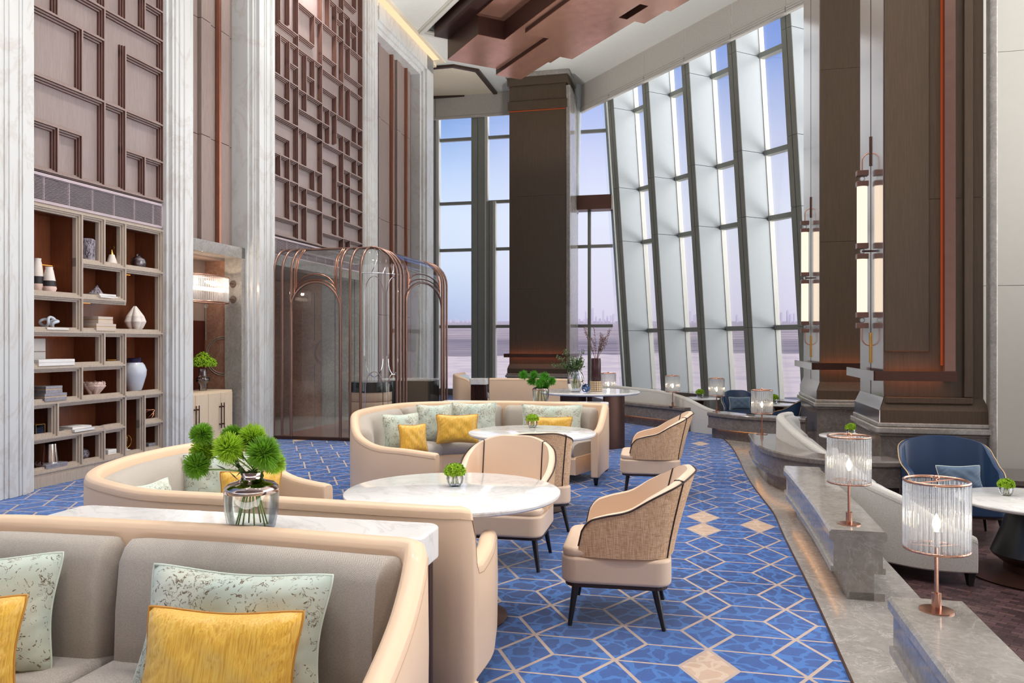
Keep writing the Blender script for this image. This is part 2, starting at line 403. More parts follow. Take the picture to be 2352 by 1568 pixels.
m1 = q.n('ShaderNodeMixShader'); m1.inputs[0].default_value = .5; q.l(tr_.outputs[0], m1.inputs[1]); q.l(df_.outputs[0], m1.inputs[2])
m2 = q.n('ShaderNodeMixShader'); m2.inputs[0].default_value = .16; q.l(tb.outputs[0], m2.inputs[1]); q.l(m1.outputs[0], m2.inputs[2])
fr = q.n('ShaderNodeFresnel'); m3 = q.n('ShaderNodeMixShader'); q.l(q.math('MULTIPLY', fr.outputs[0], .7), m3.inputs[0]); q.l(m2.outputs[0], m3.inputs[1]); q.l(gb_.outputs[0], m3.inputs[2]); q.l(m3.outputs[0], q.out.inputs[0])
M['rodg'] = q.m
M['smoke'] = thin_glass('smoked_glass', (.8, .72, .73), 1.0, .02, .1)
M['blueg'] = thin_glass('blue_tint_glass', (.86, .91, .97), 1.0, .02, .06)
M['bulb'] = emis('bulb_glow', (255, 226, 176), 26)
M['led'] = emis('led_strip', (255, 170, 80), 2.4)
M['ledc'] = emis('led_strip_copper', (255, 150, 96), 11)
M['tubeg'] = emis('frosted_tube_glow', (255, 240, 214), 1.15)
M['rodlit'] = emis('rod_lit', (255, 226, 198), 4.5)
M['white_c'] = plain('matte_white_ceramic', (228, 218, 210), .6, bump=.1)
M['pink_c'] = plain('pale_pink_ceramic', (224, 196, 184), .6, bump=.2)
M['black_c'] = plain('black_ceramic', (48, 42, 46), .5, bump=.3)
M['vaseblue'] = plain('glazed_porcelain', (196, 200, 210), .2, var=.05)
M['vasedark'] = plain('dark_blue_glaze', (52, 44, 70), .2)
q = NT('marbled_black'); f = q.noise(q.coord((3, 3, 1)), 14, 5, .7, 1)
M['bark'] = q.bsdf(q.ramp(f, [(.42, lin((46, 40, 46))), (.56, lin((160, 150, 160)))]), .5)
M['paper'] = plain('paper_white', (226, 222, 218), .7)
M['boxb'] = plain('linen_box', (200, 184, 170), .7)
M['silverl'] = plain('silver_leather', (150, 146, 152), .35, .4, var=.2, scale=30)
M['green'] = plain('fern_green', (104, 152, 30), .6, var=.35, scale=30, bump=0)
M['green2'] = plain('lime_green', (150, 186, 40), .6, var=.3, scale=30, bump=0)
M['green3'] = plain('vivid_green', (74, 150, 30), .6, var=.3, scale=30, bump=0)
M['stem'] = plain('stem_green', (108, 134, 62), .5, bump=0)
M['leaf'] = plain('dark_leaf', (64, 88, 44), .5, bump=0)
M['twig'] = plain('dry_twig', (120, 92, 84), .7, bump=0)
M['water'] = thin_glass('water', (.93, .95, .93), .3, .0, .0)
M['plum'] = plain('plum_glass', (70, 46, 48), .12)
M['tile'] = plain('cream_mosaic', (214, 190, 156), .5)
M['bluew'] = plain('blue_wire', (52, 84, 128), .3, .3)
M['screen'] = plain('dark_glass_front', (40, 44, 42), .1)

# carpet -----------------------------------------------------------
def carpet():
    q = NT('blue_carpet'); v = q.coord(); sp = q.n('ShaderNodeSeparateXYZ'); q.l(v, sp.inputs[0])
    U, V = sp.outputs[0], sp.outputs[1]
    C, Wd, H = .447, .276, .478
    un = q.math('DIVIDE', q.math('SUBTRACT', U, 6.909), C)
    ci = q.math('ROUND', un); du = q.math('MULTIPLY', q.math('ABSOLUTE', q.math('SUBTRACT', un, ci)), C)
    par = q.math('FLOORED_MODULO', ci, 2)
    vn = q.math('ADD', q.math('DIVIDE', q.math('ADD', V, 2.546), H), q.math('MULTIPLY', par, .5))
    ri = q.math('ROUND', vn); dv = q.math('MULTIPLY', q.math('ABSOLUTE', q.math('SUBTRACT', vn, ri)), H)
    dd = q.math('ADD', q.math('DIVIDE', du, Wd/2), q.math('DIVIDE', dv, H/2))
    ind = q.math('LESS_THAN', dd, 1.0)
    edge = q.math('LESS_THAN', q.math('MULTIPLY', q.math('ABSOLUTE', q.math('SUBTRACT', dd, 1)), .12), .0095)
    h1 = q.math('MULTIPLY', q.math('LESS_THAN', dv, .007), q.math('GREATER_THAN', du, Wd/2))
    h2 = q.math('GREATER_THAN', dv, H/2-.007)
    line = q.math('MAXIMUM', q.math('MAXIMUM', edge, h1), h2)
    # a few filled cells
    wn = q.n('ShaderNodeTexWhiteNoise', noise_dimensions='2D'); cx = q.n('ShaderNodeCombineXYZ'); q.l(ci, cx.inputs[0]); q.l(ri, cx.inputs[1]); q.l(cx.outputs[0], wn.inputs['Vector'])
    def cell(a, b): return q.math('MULTIPLY', q.math('COMPARE', ci, a, .1), q.math('COMPARE', ri, b, .1))
    fill = q.math('MULTIPLY', q.math('MAXIMUM', q.math('LESS_THAN', wn.outputs['Value'], .03), q.math('MAXIMUM', cell(0, -1), cell(1, 6))), ind)
    # hexagon cells between the diamonds
    side = q.math('SIGN', q.math('SUBTRACT', V, 0))
    wob = q.n('ShaderNodeVectorMath', operation='ADD'); nz = q.n('ShaderNodeTexNoise'); nz.inputs['Scale'].default_value = 9; q.l(v, nz.inputs['Vector'])
    sc = q.n('ShaderNodeVectorMath', operation='SCALE'); sc.inputs['Scale'].default_value = .12; q.l(nz.outputs['Color'], sc.inputs[0]); q.l(v, wob.inputs[0]); q.l(sc.outputs[0], wob.inputs[1])
    vo = q.n('ShaderNodeTexVoronoi', feature='DISTANCE_TO_EDGE'); vo.inputs['Scale'].default_value = 8.5; q.l(wob.outputs[0], vo.inputs['Vector'])
    ring = q.math('LESS_THAN', vo.outputs['Distance'], .085)
    big = q.noise(v, .55, 3); fine = q.noise(q.coord((1, 6, 1)), 55, 3, .6)
    dark = q.mix(q.ramp(big, [(.35, (0, 0, 0)), (.65, (1, 1, 1))]), lin((28, 60, 114)), lin((36, 82, 152)))
    light = lin((56, 112, 182))
    col = q.mix(q.math('MULTIPLY', ring, .75), dark, light)
    col = q.mix(q.math('MULTIPLY', q.math('SUBTRACT', fine, .5), 1.0, clamp=True), col, lin((100, 128, 172)))
    tan_ = q.mix(q.math('MULTIPLY', ring, .6), lin((188, 160, 138)), lin((206, 186, 166)))
    col = q.mix(fill, col, tan_); col = q.mix(line, col, lin((176, 156, 144)))
    return q.bsdf(col, .95, bump=q.noise(v, 400, 2), bump_s=.4, dist=.004, spec=.1, sheen=.3)
M['carpet'] = carpet()
q = NT('dark_herringbone_floor'); v = q.coord(); br = q.n('ShaderNodeTexBrick'); mp = q.coord((1, 1, 1), (0, 0, radians(45))); q.l(mp, br.inputs[0])
br.inputs['Scale'].default_value = 5; br.inputs['Color1'].default_value = (*lin((56, 40, 42)), 1); br.inputs['Color2'].default_value = (*lin((96, 72, 70)), 1)
br.inputs['Mortar'].default_value = (*lin((34, 24, 26)), 1); br.inputs['Mortar Size'].default_value = .012
M['herr'] = q.bsdf(br.outputs[0], .35)

# river land seen from high up
q = NT('snowy_land'); v = q.coord(); sp = q.n('ShaderNodeSeparateXYZ'); q.l(v, sp.inputs[0])
yw = q.math('ADD', sp.outputs[1], q.math('MULTIPLY', q.math('SUBTRACT', q.noise(v, .0035, 4), .5), 260))
a = q.noise(q.coord((.0012, .0034, 1)), 3, 10, .72, .5); b = q.noise(q.coord((.006, .014, 1)), 3, 8, .7)
land = q.mix(q.ramp(a, [(.42, (0, 0, 0)), (.56, (1, 1, 1))]), lin((118, 94, 104)), lin((238, 210, 200)))
land = q.mix(q.ramp(b, [(.45, (0, 0, 0)), (.6, (.6, .6, .6))]), land, lin((124, 112, 134)))
ice = q.mix(q.ramp(q.noise(q.coord((.03, .01, 1)), 2, 6), [(.45, (0, 0, 0)), (.6, (1, 1, 1))]), lin((234, 210, 202)), lin((216, 192, 192)))
far = q.ramp(q.math('DIVIDE', sp.outputs[1], 3600), [(.35, (0, 0, 0)), (1, (1, 1, 1))])  # distance fade to pale lilac: haze put into the land colour
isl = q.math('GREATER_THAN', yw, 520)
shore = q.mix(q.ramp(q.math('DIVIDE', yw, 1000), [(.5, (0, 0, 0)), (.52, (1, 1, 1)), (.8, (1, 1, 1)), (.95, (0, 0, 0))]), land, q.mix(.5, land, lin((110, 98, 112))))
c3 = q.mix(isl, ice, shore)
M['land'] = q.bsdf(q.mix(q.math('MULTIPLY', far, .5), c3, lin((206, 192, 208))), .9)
M['city'] = plain('distant_tower', (214, 206, 228), .9, bump=0)  # haze over the towers is put into this pale lilac

M['seamleather'] = plain('leather_seam', (176, 144, 112), .5, bump=0)
# ================================================================== SETTING
def xy2w(x, y):
    dx, dy = x-WO[0], y-WO[1]; return (N_[0]*dx+N_[1]*dy, E_[0]*dx+E_[1]*dy)
def struct(name, mb, mat, rot=None, loc=(0, 0, 0), **kw):
    o = mb.build(name, mat, **kw); o.location = loc
    if rot is not None: o.rotation_euler = (0, 0, rot)
    o['kind'] = 'structure'; return o
WL = (WO[0], WO[1], 0)
edge = smooth_path([(1.0, 1.2), (1.33, 2.6), (1.56, 3.58), (1.85, 4.79), (2.19, 6.3), (2.38, 7.1), (2.50, 7.8), (2.62, 8.5), (2.80, 9.4), (3.02, 10.4), (3.3, 11.8), (3.48, 13.2), (3.45, 14.3), (3.05, 15.3), (2.4, 16.2), (2.1, 17.4), (2.2, 19), (2.3, 23)], 5)
edge = [(p.x, p.y) for p in edge]
carp = [xy2w(*p) for p in edge]+[xy2w(*p) for p in [(2.3, 25.5), (-9, 25.5), (-9.5, 1), (-6, 0.2), (.8, .2)]]
struct('floor', MB().prism(carp, -.3, 0), M['carpet'], -WA, WL)
def offs(path, d):
    out = []
    for i in range(len(path)):
        a = Vector(path[max(i-1, 0)]); b = Vector(path[min(i+1, len(path)-1)]); t = (b-a).normalized()
        out.append((path[i][0]+t.y*d, path[i][1]-t.x*d))
    return out
strip_out = offs(edge, .62)
struct('floor', MB().prism(edge+strip_out[::-1], -.3, .004), M['pale_stone'])
struct('trim_1', MB().sweep(edge, lambda i, t: [(-.012, -.1), (.0, -.1), (0, .006), (-.012, .006)]), M['bronzed'])
ceil_fl = [(0.9, .2), (12, .2), (14, 10), (9, 24), (2.5, 26)]
struct('floor', MB().prism([(.9, .1), (13, .1), (13, 26), (2.3, 26)], -.45, -.24), M['herr'])

# ceiling ------------------------------------------------------------
CZ = 9.0
def cbox(mb, x0, x1, y0, y1, z0, z1): return mb.box(x0, x1, y0, y1, z0, z1)
# ceiling slab pieces around the copper recess (facade frame) and around the octagonal coffer
CRX0, CRX1, CRY0, CRY1 = -5.75, -2.2, -6.0, 4.55
def clip(poly, p, n):      # keep the side where (x-p).n <= 0
    out = []
    for i in range(len(poly)):
        a, b = Vector(poly[i]), Vector(poly[(i+1) % len(poly)]); da, db = (a-Vector(p)).dot(Vector(n)), (b-Vector(p)).dot(Vector(n))
        if da <= 0: out.append(tuple(a))
        if (da < 0 < db) or (db < 0 < da): out.append(tuple(a+(b-a)*(da/(da-db))))
    return out
cm = MB()
for (x0, x1, y0, y1) in [(-16, CRX0, -24, 12), (CRX1, .5, -24, 12), (CRX0, CRX1, CRY1, 12), (CRX0, CRX1, -24, CRY0)]:
    pl = [gxy(x0, y0), gxy(x1, y0), gxy(x1, y1), gxy(x0, y1)]
    pl = clip(pl, wxy(0, 15.95), E_); pl = clip(pl, wxy(-.6, 0), (-N_[0], -N_[1])); pl = clip(pl, (0, -3.2), (0, -1))
    if len(pl) > 2: cm.prism(pl, CZ, CZ+.3)
ceil_o = struct('ceiling', cm, M['ceil'])
struct('ceiling', MB().box(CRX0-.1, CRX1+.1, CRY0-.1, CRY1+.1, CZ+.28, CZ+.4), M['copdark'], GA, (GO[0], GO[1], 0))
tm = MB()
for (a, b, c, d) in [(CRX0-.09, CRX0, CRY0, CRY1+.09), (CRX0, CRX1, CRY1, CRY1+.09), (CRX1, CRX1+.09, CRY0, CRY1+.09)]:
    tm.box(a, b, c, d, CZ-.06, CZ+.3); tm.box(a-.05, b+.05, c-.05, d+.05, CZ-.02, CZ+.02)
struct('trim_2', tm, M['fincream'], GA, (GO[0], GO[1], 0))
# copper ceiling sculpture
art = thing('ceiling_sculpture', 'stepped copper leaf block sculpture hung in the ceiling recess', 'ceiling artwork', (*gxy(-3.9, 0), 8.2), GA)
ox, oy = -3.9, 0
blocks = [(-5.26, -3.9, 2.52, 4.25, 8.30, 8.9), (-4.62, -3.9, -5.5, 2.52, 8.30, 8.9), (-3.9, -3.2, -5.5, 4.4, 8.2, 8.86), (-4.5, -3.9, -5.5, 1.77, 8.2, 8.299),
          (-3.2, -2.65, .36, 2.83, 8.3, 8.9), (-3.2, -2.3, -5.5, -.38, 8.3, 8.9), (-2.85, -2.4, -.38, .36, 8.3, 8.9), (-3.2, -2.62, 2.83, 3.9, 8.56, 8.9),
          (-5.3, -4.62, -5.5, 2.52, 8.72, 8.9), (-5.62, -5.26, -5.5, 4.2, 8.78, 9.2), (-3.2, -2.85, -.38, .36, 8.6, 8.9)]
for (x0, x1, y0, y1, z0, z1) in blocks:
    MB().box(x0-ox, x1-ox, y0-oy, y1-oy, z0-8.2, z0+.012-8.2).build('copper_panel', M['copdark' if x0 < -5.6 else 'coppanel'], art)
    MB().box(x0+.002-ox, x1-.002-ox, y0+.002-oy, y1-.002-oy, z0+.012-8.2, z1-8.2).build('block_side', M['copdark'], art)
# octagonal coffer near the end wall: second slab with the coffer cut out
def ring_slab(outer, inner, z0, z1):
    mb = MB(); n = len(inner)
    return mb.add([(*p, z0) for p in outer]+[(*p, z0) for p in inner]+[(*p, z1) for p in inner],
                  [(i, (i+1) % n, n+(i+1) % n, n+i) for i in range(n)]+[(n+i, n+(i+1) % n, 2*n+(i+1) % n, 2*n+i) for i in range(n)])
# coffer corners measured on the ceiling (world)
cof = [fl2 for fl2 in [tuple(at(px, py, (CZ-HC)*FPX/(HZ-py)).xy) for (px, py) in [(1148, 218), (1100, 158), (1042, 147), (984, 152), (930, 160), (900, 226)]]]
coft = MB()
for k in range(len(cof)):
    a, b = Vector(cof[k]), Vector(cof[(k+1) % len(cof)]); c = Vector((sum(p[0] for p in cof)/6, sum(p[1] for p in cof)/6))
    a2, b2 = a+(c-a)*.1, b+(c-b)*.1
    coft.prism([tuple(a), tuple(b), tuple(b2), tuple(a2)], CZ-.07, CZ-.001)
struct('trim_3', coft, M['darkwood'])
c = Vector((sum(p[0] for p in cof)/6, sum(p[1] for p in cof)/6))
struct('ceiling', MB().prism([tuple(Vector(p)+(c-Vector(p))*.1) for p in cof], CZ-.02, CZ-.002), M['ceilw'])

# ------------------------------------------------------------------ left wall: things in wall coordinates
def wthing(name, label, cat, u, s, group=None, z=0):
    o = thing(name, label, cat, (*wxy(u, s), z), -WA, group); o['_w'] = 0; del o['_w']
    return o, (u, s, z)
def sh(mb, w):
    mb.v = [(x-w[0], y-w[1], z-w[2]) for (x, y, z) in mb.v]; return mb
S0, S1, S2, S3, S4, S5, S6 = .04, 2.14, 2.66, 4.06, 4.82, 8.48, 9.05
FR = s_of(984)                                    # end of the panelled wall
# fluted marble pilasters
def pilaster(s0, s1, label, zt=CZ, u0=-.25, uf=.18):
    o, w = wthing('marble_pilaster', label, 'pilaster', 0, (s0+s1)/2, 'fluted cream marble pilasters on the panelled wall')
    W_ = s1-s0; m = MB(); st = [(0, 0), (.035, .05), (.07, .08), (.12, .105)]
    k = min(1, W_/.5)
    for i, (ins, d) in enumerate([(0, 0), (.04*k, .06), (.075*k, .085), (.13*k, .11), (.2*k, .13)]):
        m.box(u0, uf-.13+d, s0+ins, s1-ins, 0, zt)
    if W_ > .7:
        for ds, ww_ in ((.215, .05), (.28, .025), (.325, .10), (.45, .03), (.5, .14)): m.box(u0, uf+.012, s1-ds-ww_, s1-ds, 0, zt)
    sh(m, w).build('shaft', M['cream_marble'], o, bevel=.006, seg=1)
    return o
pilaster(-.75, S0-.04, 'cream marble pilaster left of the bookcase, cut by the picture edge')
pilaster(S1, S2, 'cream marble pilaster between the bookcase and the stone niche')
pilaster(S3, S4-.02, 'cream marble pilaster between the stone niche and the glass pavilion')
pilaster(S5+.02, S6, 'cream marble pilaster right of the dense wood lattice')
# marble door-like frame around bay 3
mf, w = wthing('marble_portal', 'tall cream marble frame around the far fluted wood panels', 'wall frame', 0, 10.8)
m = MB()
for i, (d, uu) in enumerate([(0, .02), (.1, .08), (.2, .14)]):
    m.box(-.25, uu, 11.95+d, FR, 0, CZ-.05-0*d)
    m.box(-.25, uu, S6, FR, CZ-.62+d, CZ-.05)
sh(m, w).build('marble_surround', M['cream_marble'], mf, bevel=.006, seg=1)
struct('wall_left', MB().box(-.6, -.31, -3, S0-.1, 0, CZ).box(-.6, -.31, S0-.1, FR, 3.1, CZ).box(-1.6, -1.3, FR-.2, 16.2, 0, CZ).box(-1.6, -.25, FR-.12, FR-.02, 0, CZ).box(-.6, -.31, S6, FR, 0, 3.1).box(-.6, -.46, S0-.1, S1+.1, 0, 3.1), M['cream_marble'], -WA, WL)
struct('wall_back', MB().box(-9, 14, -3.2, -3, -.3, CZ), M['panelw'])  # unseen wall behind the camera, put in wide to block light from behind
struct('trim_4', MB().box(-.1, .38, -3, FR+.3, CZ-.03, CZ+.02).box(-.1, .12, -3, FR+.3, CZ-.12, CZ-.03), M['ceilw'], -WA, WL)
q4 = MB().box(.12, .3, -1, FR, CZ-.035, CZ-.031)
struct('trim_5', q4, emis('cove_glow', (255, 214, 170), 1.2), -WA, WL)

# stepped lattice ------------------------------------------------------
def lattice(label, s0, s1, z0, bars, cols, step=.019, dz=.03, lv=4, vstep=.008):
    o, w = wthing('wood_lattice', label, 'wall panelling', 0, (s0+s1)/2)
    m = MB(); fc = MB()
    for (k, a, b, c) in bars:
        for i in range(lv):
            h = .011+(step if k == 'H' else vstep)*i; d0 = -dz*i
            if k == 'V': q4_ = (max(a-h, s0), min(a+h, s1), max(b-h, z0), c+h)
            else:
                hv = .011+vstep*i; q4_ = (max(b-hv, s0), min(c+hv, s1), max(a-h, z0), a+h); d0 -= .0004
            m.box(-.1, d0, *q4_); fc.box(d0, d0+.0015, *q4_)
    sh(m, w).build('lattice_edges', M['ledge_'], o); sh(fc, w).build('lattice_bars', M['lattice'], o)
    sh(MB().box(-.12, -.088, s0, s1, z0, CZ-.02), w).build('back_panel', M['panelw'], o)
    return o
c1 = [.04+.35*k for k in range(7)]
B = []
def Hh(z, a, b): B.append(('H', z, c1[a], c1[b]))
def Vv(a, z0, z1): B.append(('V', c1[a], z0, z1))
for z, a, b in [(3.42, 0, 6), (3.93, 0, 2), (3.93, 4, 6), (4.42, 0, 6), (5.15, 0, 3), (5.13, 4, 6), (5.53, 1, 6), (5.91, 5, 6), (6.3, 0, 4), (6.3, 5, 6), (6.9, 2, 6), (7.3, 0, 3), (7.8, 1, 6), (8.3, 0, 5), (8.95, 0, 6)]: Hh(z, a, b)
for a, z0, z1 in [(0, 3.42, 8.95), (6, 3.42, 8.95), (1, 3.42, 3.93), (2, 3.42, 3.93), (2, 4.42, 5.15), (3, 3.42, 6.9), (4, 3.42, 5.2), (5, 3.42, 3.93), (1, 5.15, 5.53), (4, 5.53, 6.9), (5, 5.53, 6.3), (2, 5.53, 6.3), (1, 6.3, 7.3), (5, 6.9, 7.8), (3, 7.3, 8.3), (4, 7.8, 8.95), (2, 7.8, 8.95)]: Vv(a, z0, z1)
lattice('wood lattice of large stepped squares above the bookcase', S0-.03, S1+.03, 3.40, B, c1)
# dense lattice: bar positions read off the photograph, snapped to its grid
g2 = [4.83+.3035*k for k in range(13)]
def snap(s): return min(g2, key=lambda a: abs(a-s))
B = []
def cA(x, y): return (600+x/4.75, y/4.75)
def cB(x, y): return (600+x/4.9, 280+y/4.9)
def addV(cv, x, y0, y1):
    px, a = cv(x, y0); _, b = cv(x, y1); s = snap(s_of(px)); B.append(('V', s, z_of(px, b), z_of(px, a) if y0 > 0 or cv is cB else CZ-.1))
def addH(cv, pts):
    (p0, q0) = cv(*pts[0]); (p1, q1) = cv(*pts[1]); B.append(('H', (z_of(p0, q0)+z_of(p1, q1))/2, snap(s_of(p0)), snap(s_of(p1))))
for a in [(210, 0, 210), (310, 0, 265), (412, 0, 520), (598, 185, 500), (683, 0, 740), (765, 0, 310), (840, 70, 390), (918, 0, 460), (993, 235, 520), (1060, 295, 590), (208, 380, 800), (305, 465, 880), (408, 525, 940),
          (503, 620, 1015), (592, 685, 1065), (680, 740, 1120), (833, 400, 850), (910, 470, 910), (990, 545, 830), (300, 885, 1300), (403, 960, 1360), (497, 1030, 1210), (668, 1120, 1560), (748, 1200, 1560), (825, 1060, 1560), (905, 930, 1280), (982, 990, 1335), (1060, 0, 130)]: addV(cA, *a)
for a in [(165, 225, 412, 375), (412, 375, 600, 510), (145, 330, 412, 525), (412, 525, 683, 735), (412, 30, 605, 185), (605, 185, 918, 470), (918, 470, 1122, 665), (770, 0, 993, 225), (993, 230, 1127, 360), (845, 215, 918, 290), (1000, 370, 1060, 425), (930, 10, 1060, 150),
          (310, 680, 408, 745), (508, 835, 592, 880), (688, 610, 835, 710), (140, 770, 408, 960), (408, 960, 668, 1140), (668, 1140, 1110, 1440), (685, 755, 910, 930), (910, 930, 1115, 1085), (918, 805, 1118, 950), (133, 1010, 300, 1105), (682, 960, 828, 1060), (405, 1180, 668, 1335), (668, 1335, 748, 1385), (130, 1235, 400, 1385), (400, 1385, 668, 1540)]: addH(cA, ((a[0], a[1]), (a[2], a[3])))
for a in [(305, 205, 385), (408, 55, 435), (508, 115, 485), (685, 0, 570), (925, 160, 690), (1005, 215, 380), (1075, 75, 240), (1075, 435, 590), (200, 355, 600), (305, 400, 640), (405, 460, 690), (595, 550, 765), (683, 590, 1390), (845, 490, 875), (300, 655, 1085), (405, 705, 1130),
          (505, 750, 1335), (840, 890, 1265), (922, 700, 1310), (1000, 575, 960), (1000, 965, 1125), (400, 1130, 1310), (915, 1310, 1450), (995, 1330, 1420)]: addV(cB, *a)
for a in [(135, 115, 305, 205), (685, 215, 925, 355), (925, 355, 1140, 470), (855, 115, 1005, 215), (1005, 215, 1140, 290), (130, 325, 408, 460), (408, 460, 683, 590), (690, 410, 845, 490), (125, 575, 405, 705), (405, 705, 683, 825), (683, 825, 920, 930), (920, 930, 1135, 1020),
          (310, 885, 505, 955), (505, 955, 683, 1025), (683, 1030, 840, 1085), (850, 660, 1000, 740), (1000, 740, 1135, 805), (930, 535, 1140, 635), (930, 1115, 1135, 1200), (120, 1050, 400, 1130), (683, 1240, 915, 1310), (915, 1310, 1130, 1370)]: addH(cB, ((a[0], a[1]), (a[2], a[3])))
B += [('V', g2[0], 3.36, CZ-.1), ('V', g2[-1], 3.36, CZ-.1), ('H', 3.38, g2[0], g2[-1]), ('H', CZ-.1, g2[0], g2[-1])]
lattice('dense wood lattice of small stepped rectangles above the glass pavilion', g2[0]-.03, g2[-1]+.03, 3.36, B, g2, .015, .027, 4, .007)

# louvred vents --------------------------------------------------------
def vent(label, s0, s1, z0, z1, nb):
    o, w = wthing('louvred_vent', label, 'vent', 0, (s0+s1)/2)
    f = MB()
    for (a, b, c, d) in [(s0, s1, z1-.035, z1), (s0, s1, z0, z0+.03), (s0, s0+.025, z0, z1), (s1-.025, s1, z0, z1)]: f.box(-.06, -.005, a, b, c, d)
    sh(f, w).build('vent_frame', M['slat'], o, bevel=.003, seg=1)
    n = 17
    for k in range(n):
        zz = z0+.03+(z1-z0-.065)*(k+.5)/n
        sh(MB().box(-.03, -.018, s0+.02, s1-.02, zz-.0024, zz+.0024), w).build('slat', M['slat'], o)
    d = MB()
    for k in range(nb): 
        sx_ = s0+(s1-s0)*(k+.5)/nb; d.box(-.034, -.015, sx_-.003, sx_+.003, z0, z1)
    sh(d, w).build('slat_divider', M['slat'], o)
    sh(MB().box(-.12, -.1, s0, s1, z0, z1), w).build('vent_back', M['black'], o)
vent('long louvred vent between the bookcase and its lattice', S0, S1, 3.06, 3.385, 6)
vent('long louvred vent under the dense lattice behind the glass pavilion', g2[0], g2[-1], 3.02, 3.34, 10)

# bookcase --------------------------------------------------------------
bk, w = wthing('bookcase', 'built-in taupe oak bookcase with stepped frames and red-brown backs', 'bookcase', 0, (S0+S1)/2)
ZB = [.155, .521, .896, 1.283, 1.677, 2.07, 2.475, 3.03]
HB = [(0, 0, 6), (1, 0, 4), (1, 5, 6), (2, 0, 6), (3, 0, 4), (4, 0, 6), (5, 0, 4), (6, 2, 6), (7, 0, 6)]
VB = [(0, 0, 7), (6, 0, 7), (1, 1, 2), (2, 0, 1), (3, 0, 1), (4, 0, 2), (5, 0, 2), (2, 2, 3), (3, 3, 4), (4, 2, 4), (2, 4, 7), (3, 6, 7), (4, 5, 7)]
fm = MB(); bd = MB(); DEP = .42
for (zi, a, b) in HB:
    z = ZB[zi]; x0, x1 = c1[a], c1[b]
    for i in range(3):
        h = .011+.02*i; fm.box(-.07-.01*i, -.02*i-.0003, x0-h, x1+h, z-h, z+h)
    bd.box(-DEP, -.06, x0, x1, z-.02, z+.02)
for (ci, a, b) in VB:
    y = c1[ci]; z0, z1 = ZB[a], ZB[b]
    for i in range(3):
        h = .011+.02*i; fm.box(-.07-.01*i, -.02*i, y-h, y+h, z0-h, z1+h)
    bd.box(-DEP, -.06, y-.02, y+.02, z0, z1)
sh(fm, w).build('stepped_frame', M['shelfw'], bk)
sh(bd, w).build('shelf_boards', M['redwood'], bk)
sh(MB().box(-DEP-.03, -DEP, S0, S1, 0, 3.05), w).build('back_panel', M['redwood'], bk)
sh(MB().box(-.1, 0, S0-.03, S1+.03, 0, .11).box(-.1, -.012, S0-.03, S1+.03, .11, .14), w).build('plinth', M['shelfw'], bk)
for (a, b, z) in [(1, 2, 6), (2.3, 3.6, 5), (4.2, 5.6, 6), (4.2, 5.8, 4), (.3, 2.6, 4), (2.2, 3.7, 3), (.3, 1.7, 3), (4.2, 5.7, 3)]:
    sh(MB().box(-DEP+.02, -DEP+.03, c1[0]+.35*a, c1[0]+.35*b, ZB[z]-.034, ZB[z]-.03), w).build('led_strip', M['led'], bk)

# plank panelling in the two flat bays -----------------------------------
def planks(label, s0, s1, z0, z1, widths, cop, seamz):
    o, w = wthing('plank_panelling', label, 'wall panelling', 0, (s0+s1)/2)
    s = s0; i = 0
    while s < s1-.01:
        ww = widths[i % len(widths)]; e = min(s+ww, s1); d = [-.22, -.19, -.23, -.17, -.21][i % 5]
        if i in cop:
            sh(MB().box(-.28, -.14, s, s+.05, z0, z1), w).build('copper_strip', M['copper'], o, bevel=.004); s += .05
        else:
            m = MB(); zz = [z0]+[z for z in seamz if z0 < z < z1]+[z1]
            for a, b in zip(zz, zz[1:]): m.box(-.28, d, s+.004, e-.002, a+.003, b-.003)
            sh(m, w).build('plank', M['plank'], o, bevel=.006, seg=1); s = e
        i += 1
    sh(MB().box(-.3, -.275, s0, s1, z0, z1), w).build('backing', M['darkwood'], o)
planks('flat pinkish plank panelling with a copper strip above the stone niche', S2-.02, S3+.06, 3.03, CZ, [.30, .1, .16, .24, .16, .05, .3], [5], [4.6, 6.3, 7.9])
planks('far plank panelling with upright copper strips in a marble frame', S6-.02, 12.0, 0, CZ-.5, [.25, .06, .42, .12, .36, .3, .05, .3, .28, .3, .05, .3], [1, 6, 10], [2.2, 4.4, 6.7])

# stone portals and recesses ----------------------------------------------
def portal(label, s0, s1, depth, circle_u, th=.16):
    o, w = wthing('stone_portal', label, 'niche', 0, (s0+s1)/2)
    f = MB()
    for (ins, uu) in [(0, .0), (.05, -.04), (.1, -.08)]:
        f.box(-.3, uu, s0, s1, 2.86-.0+ins*.6, 3.03)
        f.box(-.3, uu, s1-.16+ins, s1, 0, 3.03)
    sh(f, w).build('stone_surround', M['grey_stone'], o, bevel=.004, seg=1)
    js = s1-.14
    sh(MB().box(-depth, -.1, js, js+.12, 0, 2.9), w).build('side_wall', M['brown_stone'], o)
    r = MB()
    for rr in (.27, .3):
        pts = [(circle_u+rr*cos(a), js-.004, 1.35+rr*sin(a)) for a in [2*pi*k/40 for k in range(40)]]
        r.tube(pts, .006, 6, closed=True)
    for du in (-.3, .3):
        r.box(circle_u+du-.005, circle_u+du+.005, js-.01, js, 0, 1.1); r.box(circle_u+du-.005, circle_u+du+.005, js-.01, js, 1.6, 2.6)
    sh(r, w).build('carved_ring', M['grey_stone'], o, smooth=40)
    return o, w, js
po, w, js = portal('grey stone niche holding the pale cabinet and the glass rod wall light', S2-.02, S3+.07, .66, -.34)
sh(MB().box(-.70, -.66, S1, js, 0, 1.9), w).build('back_wall', wood('dark_red_veneer', (58, 24, 16), (78, 34, 22), rough=.3), po)
sh(MB().box(-.70, -.66, S1, js, 1.9, 2.9).box(-.7, -.3, S1, js, 2.83, 2.88), w).build('upper_back_wall', M['taupe'], po)
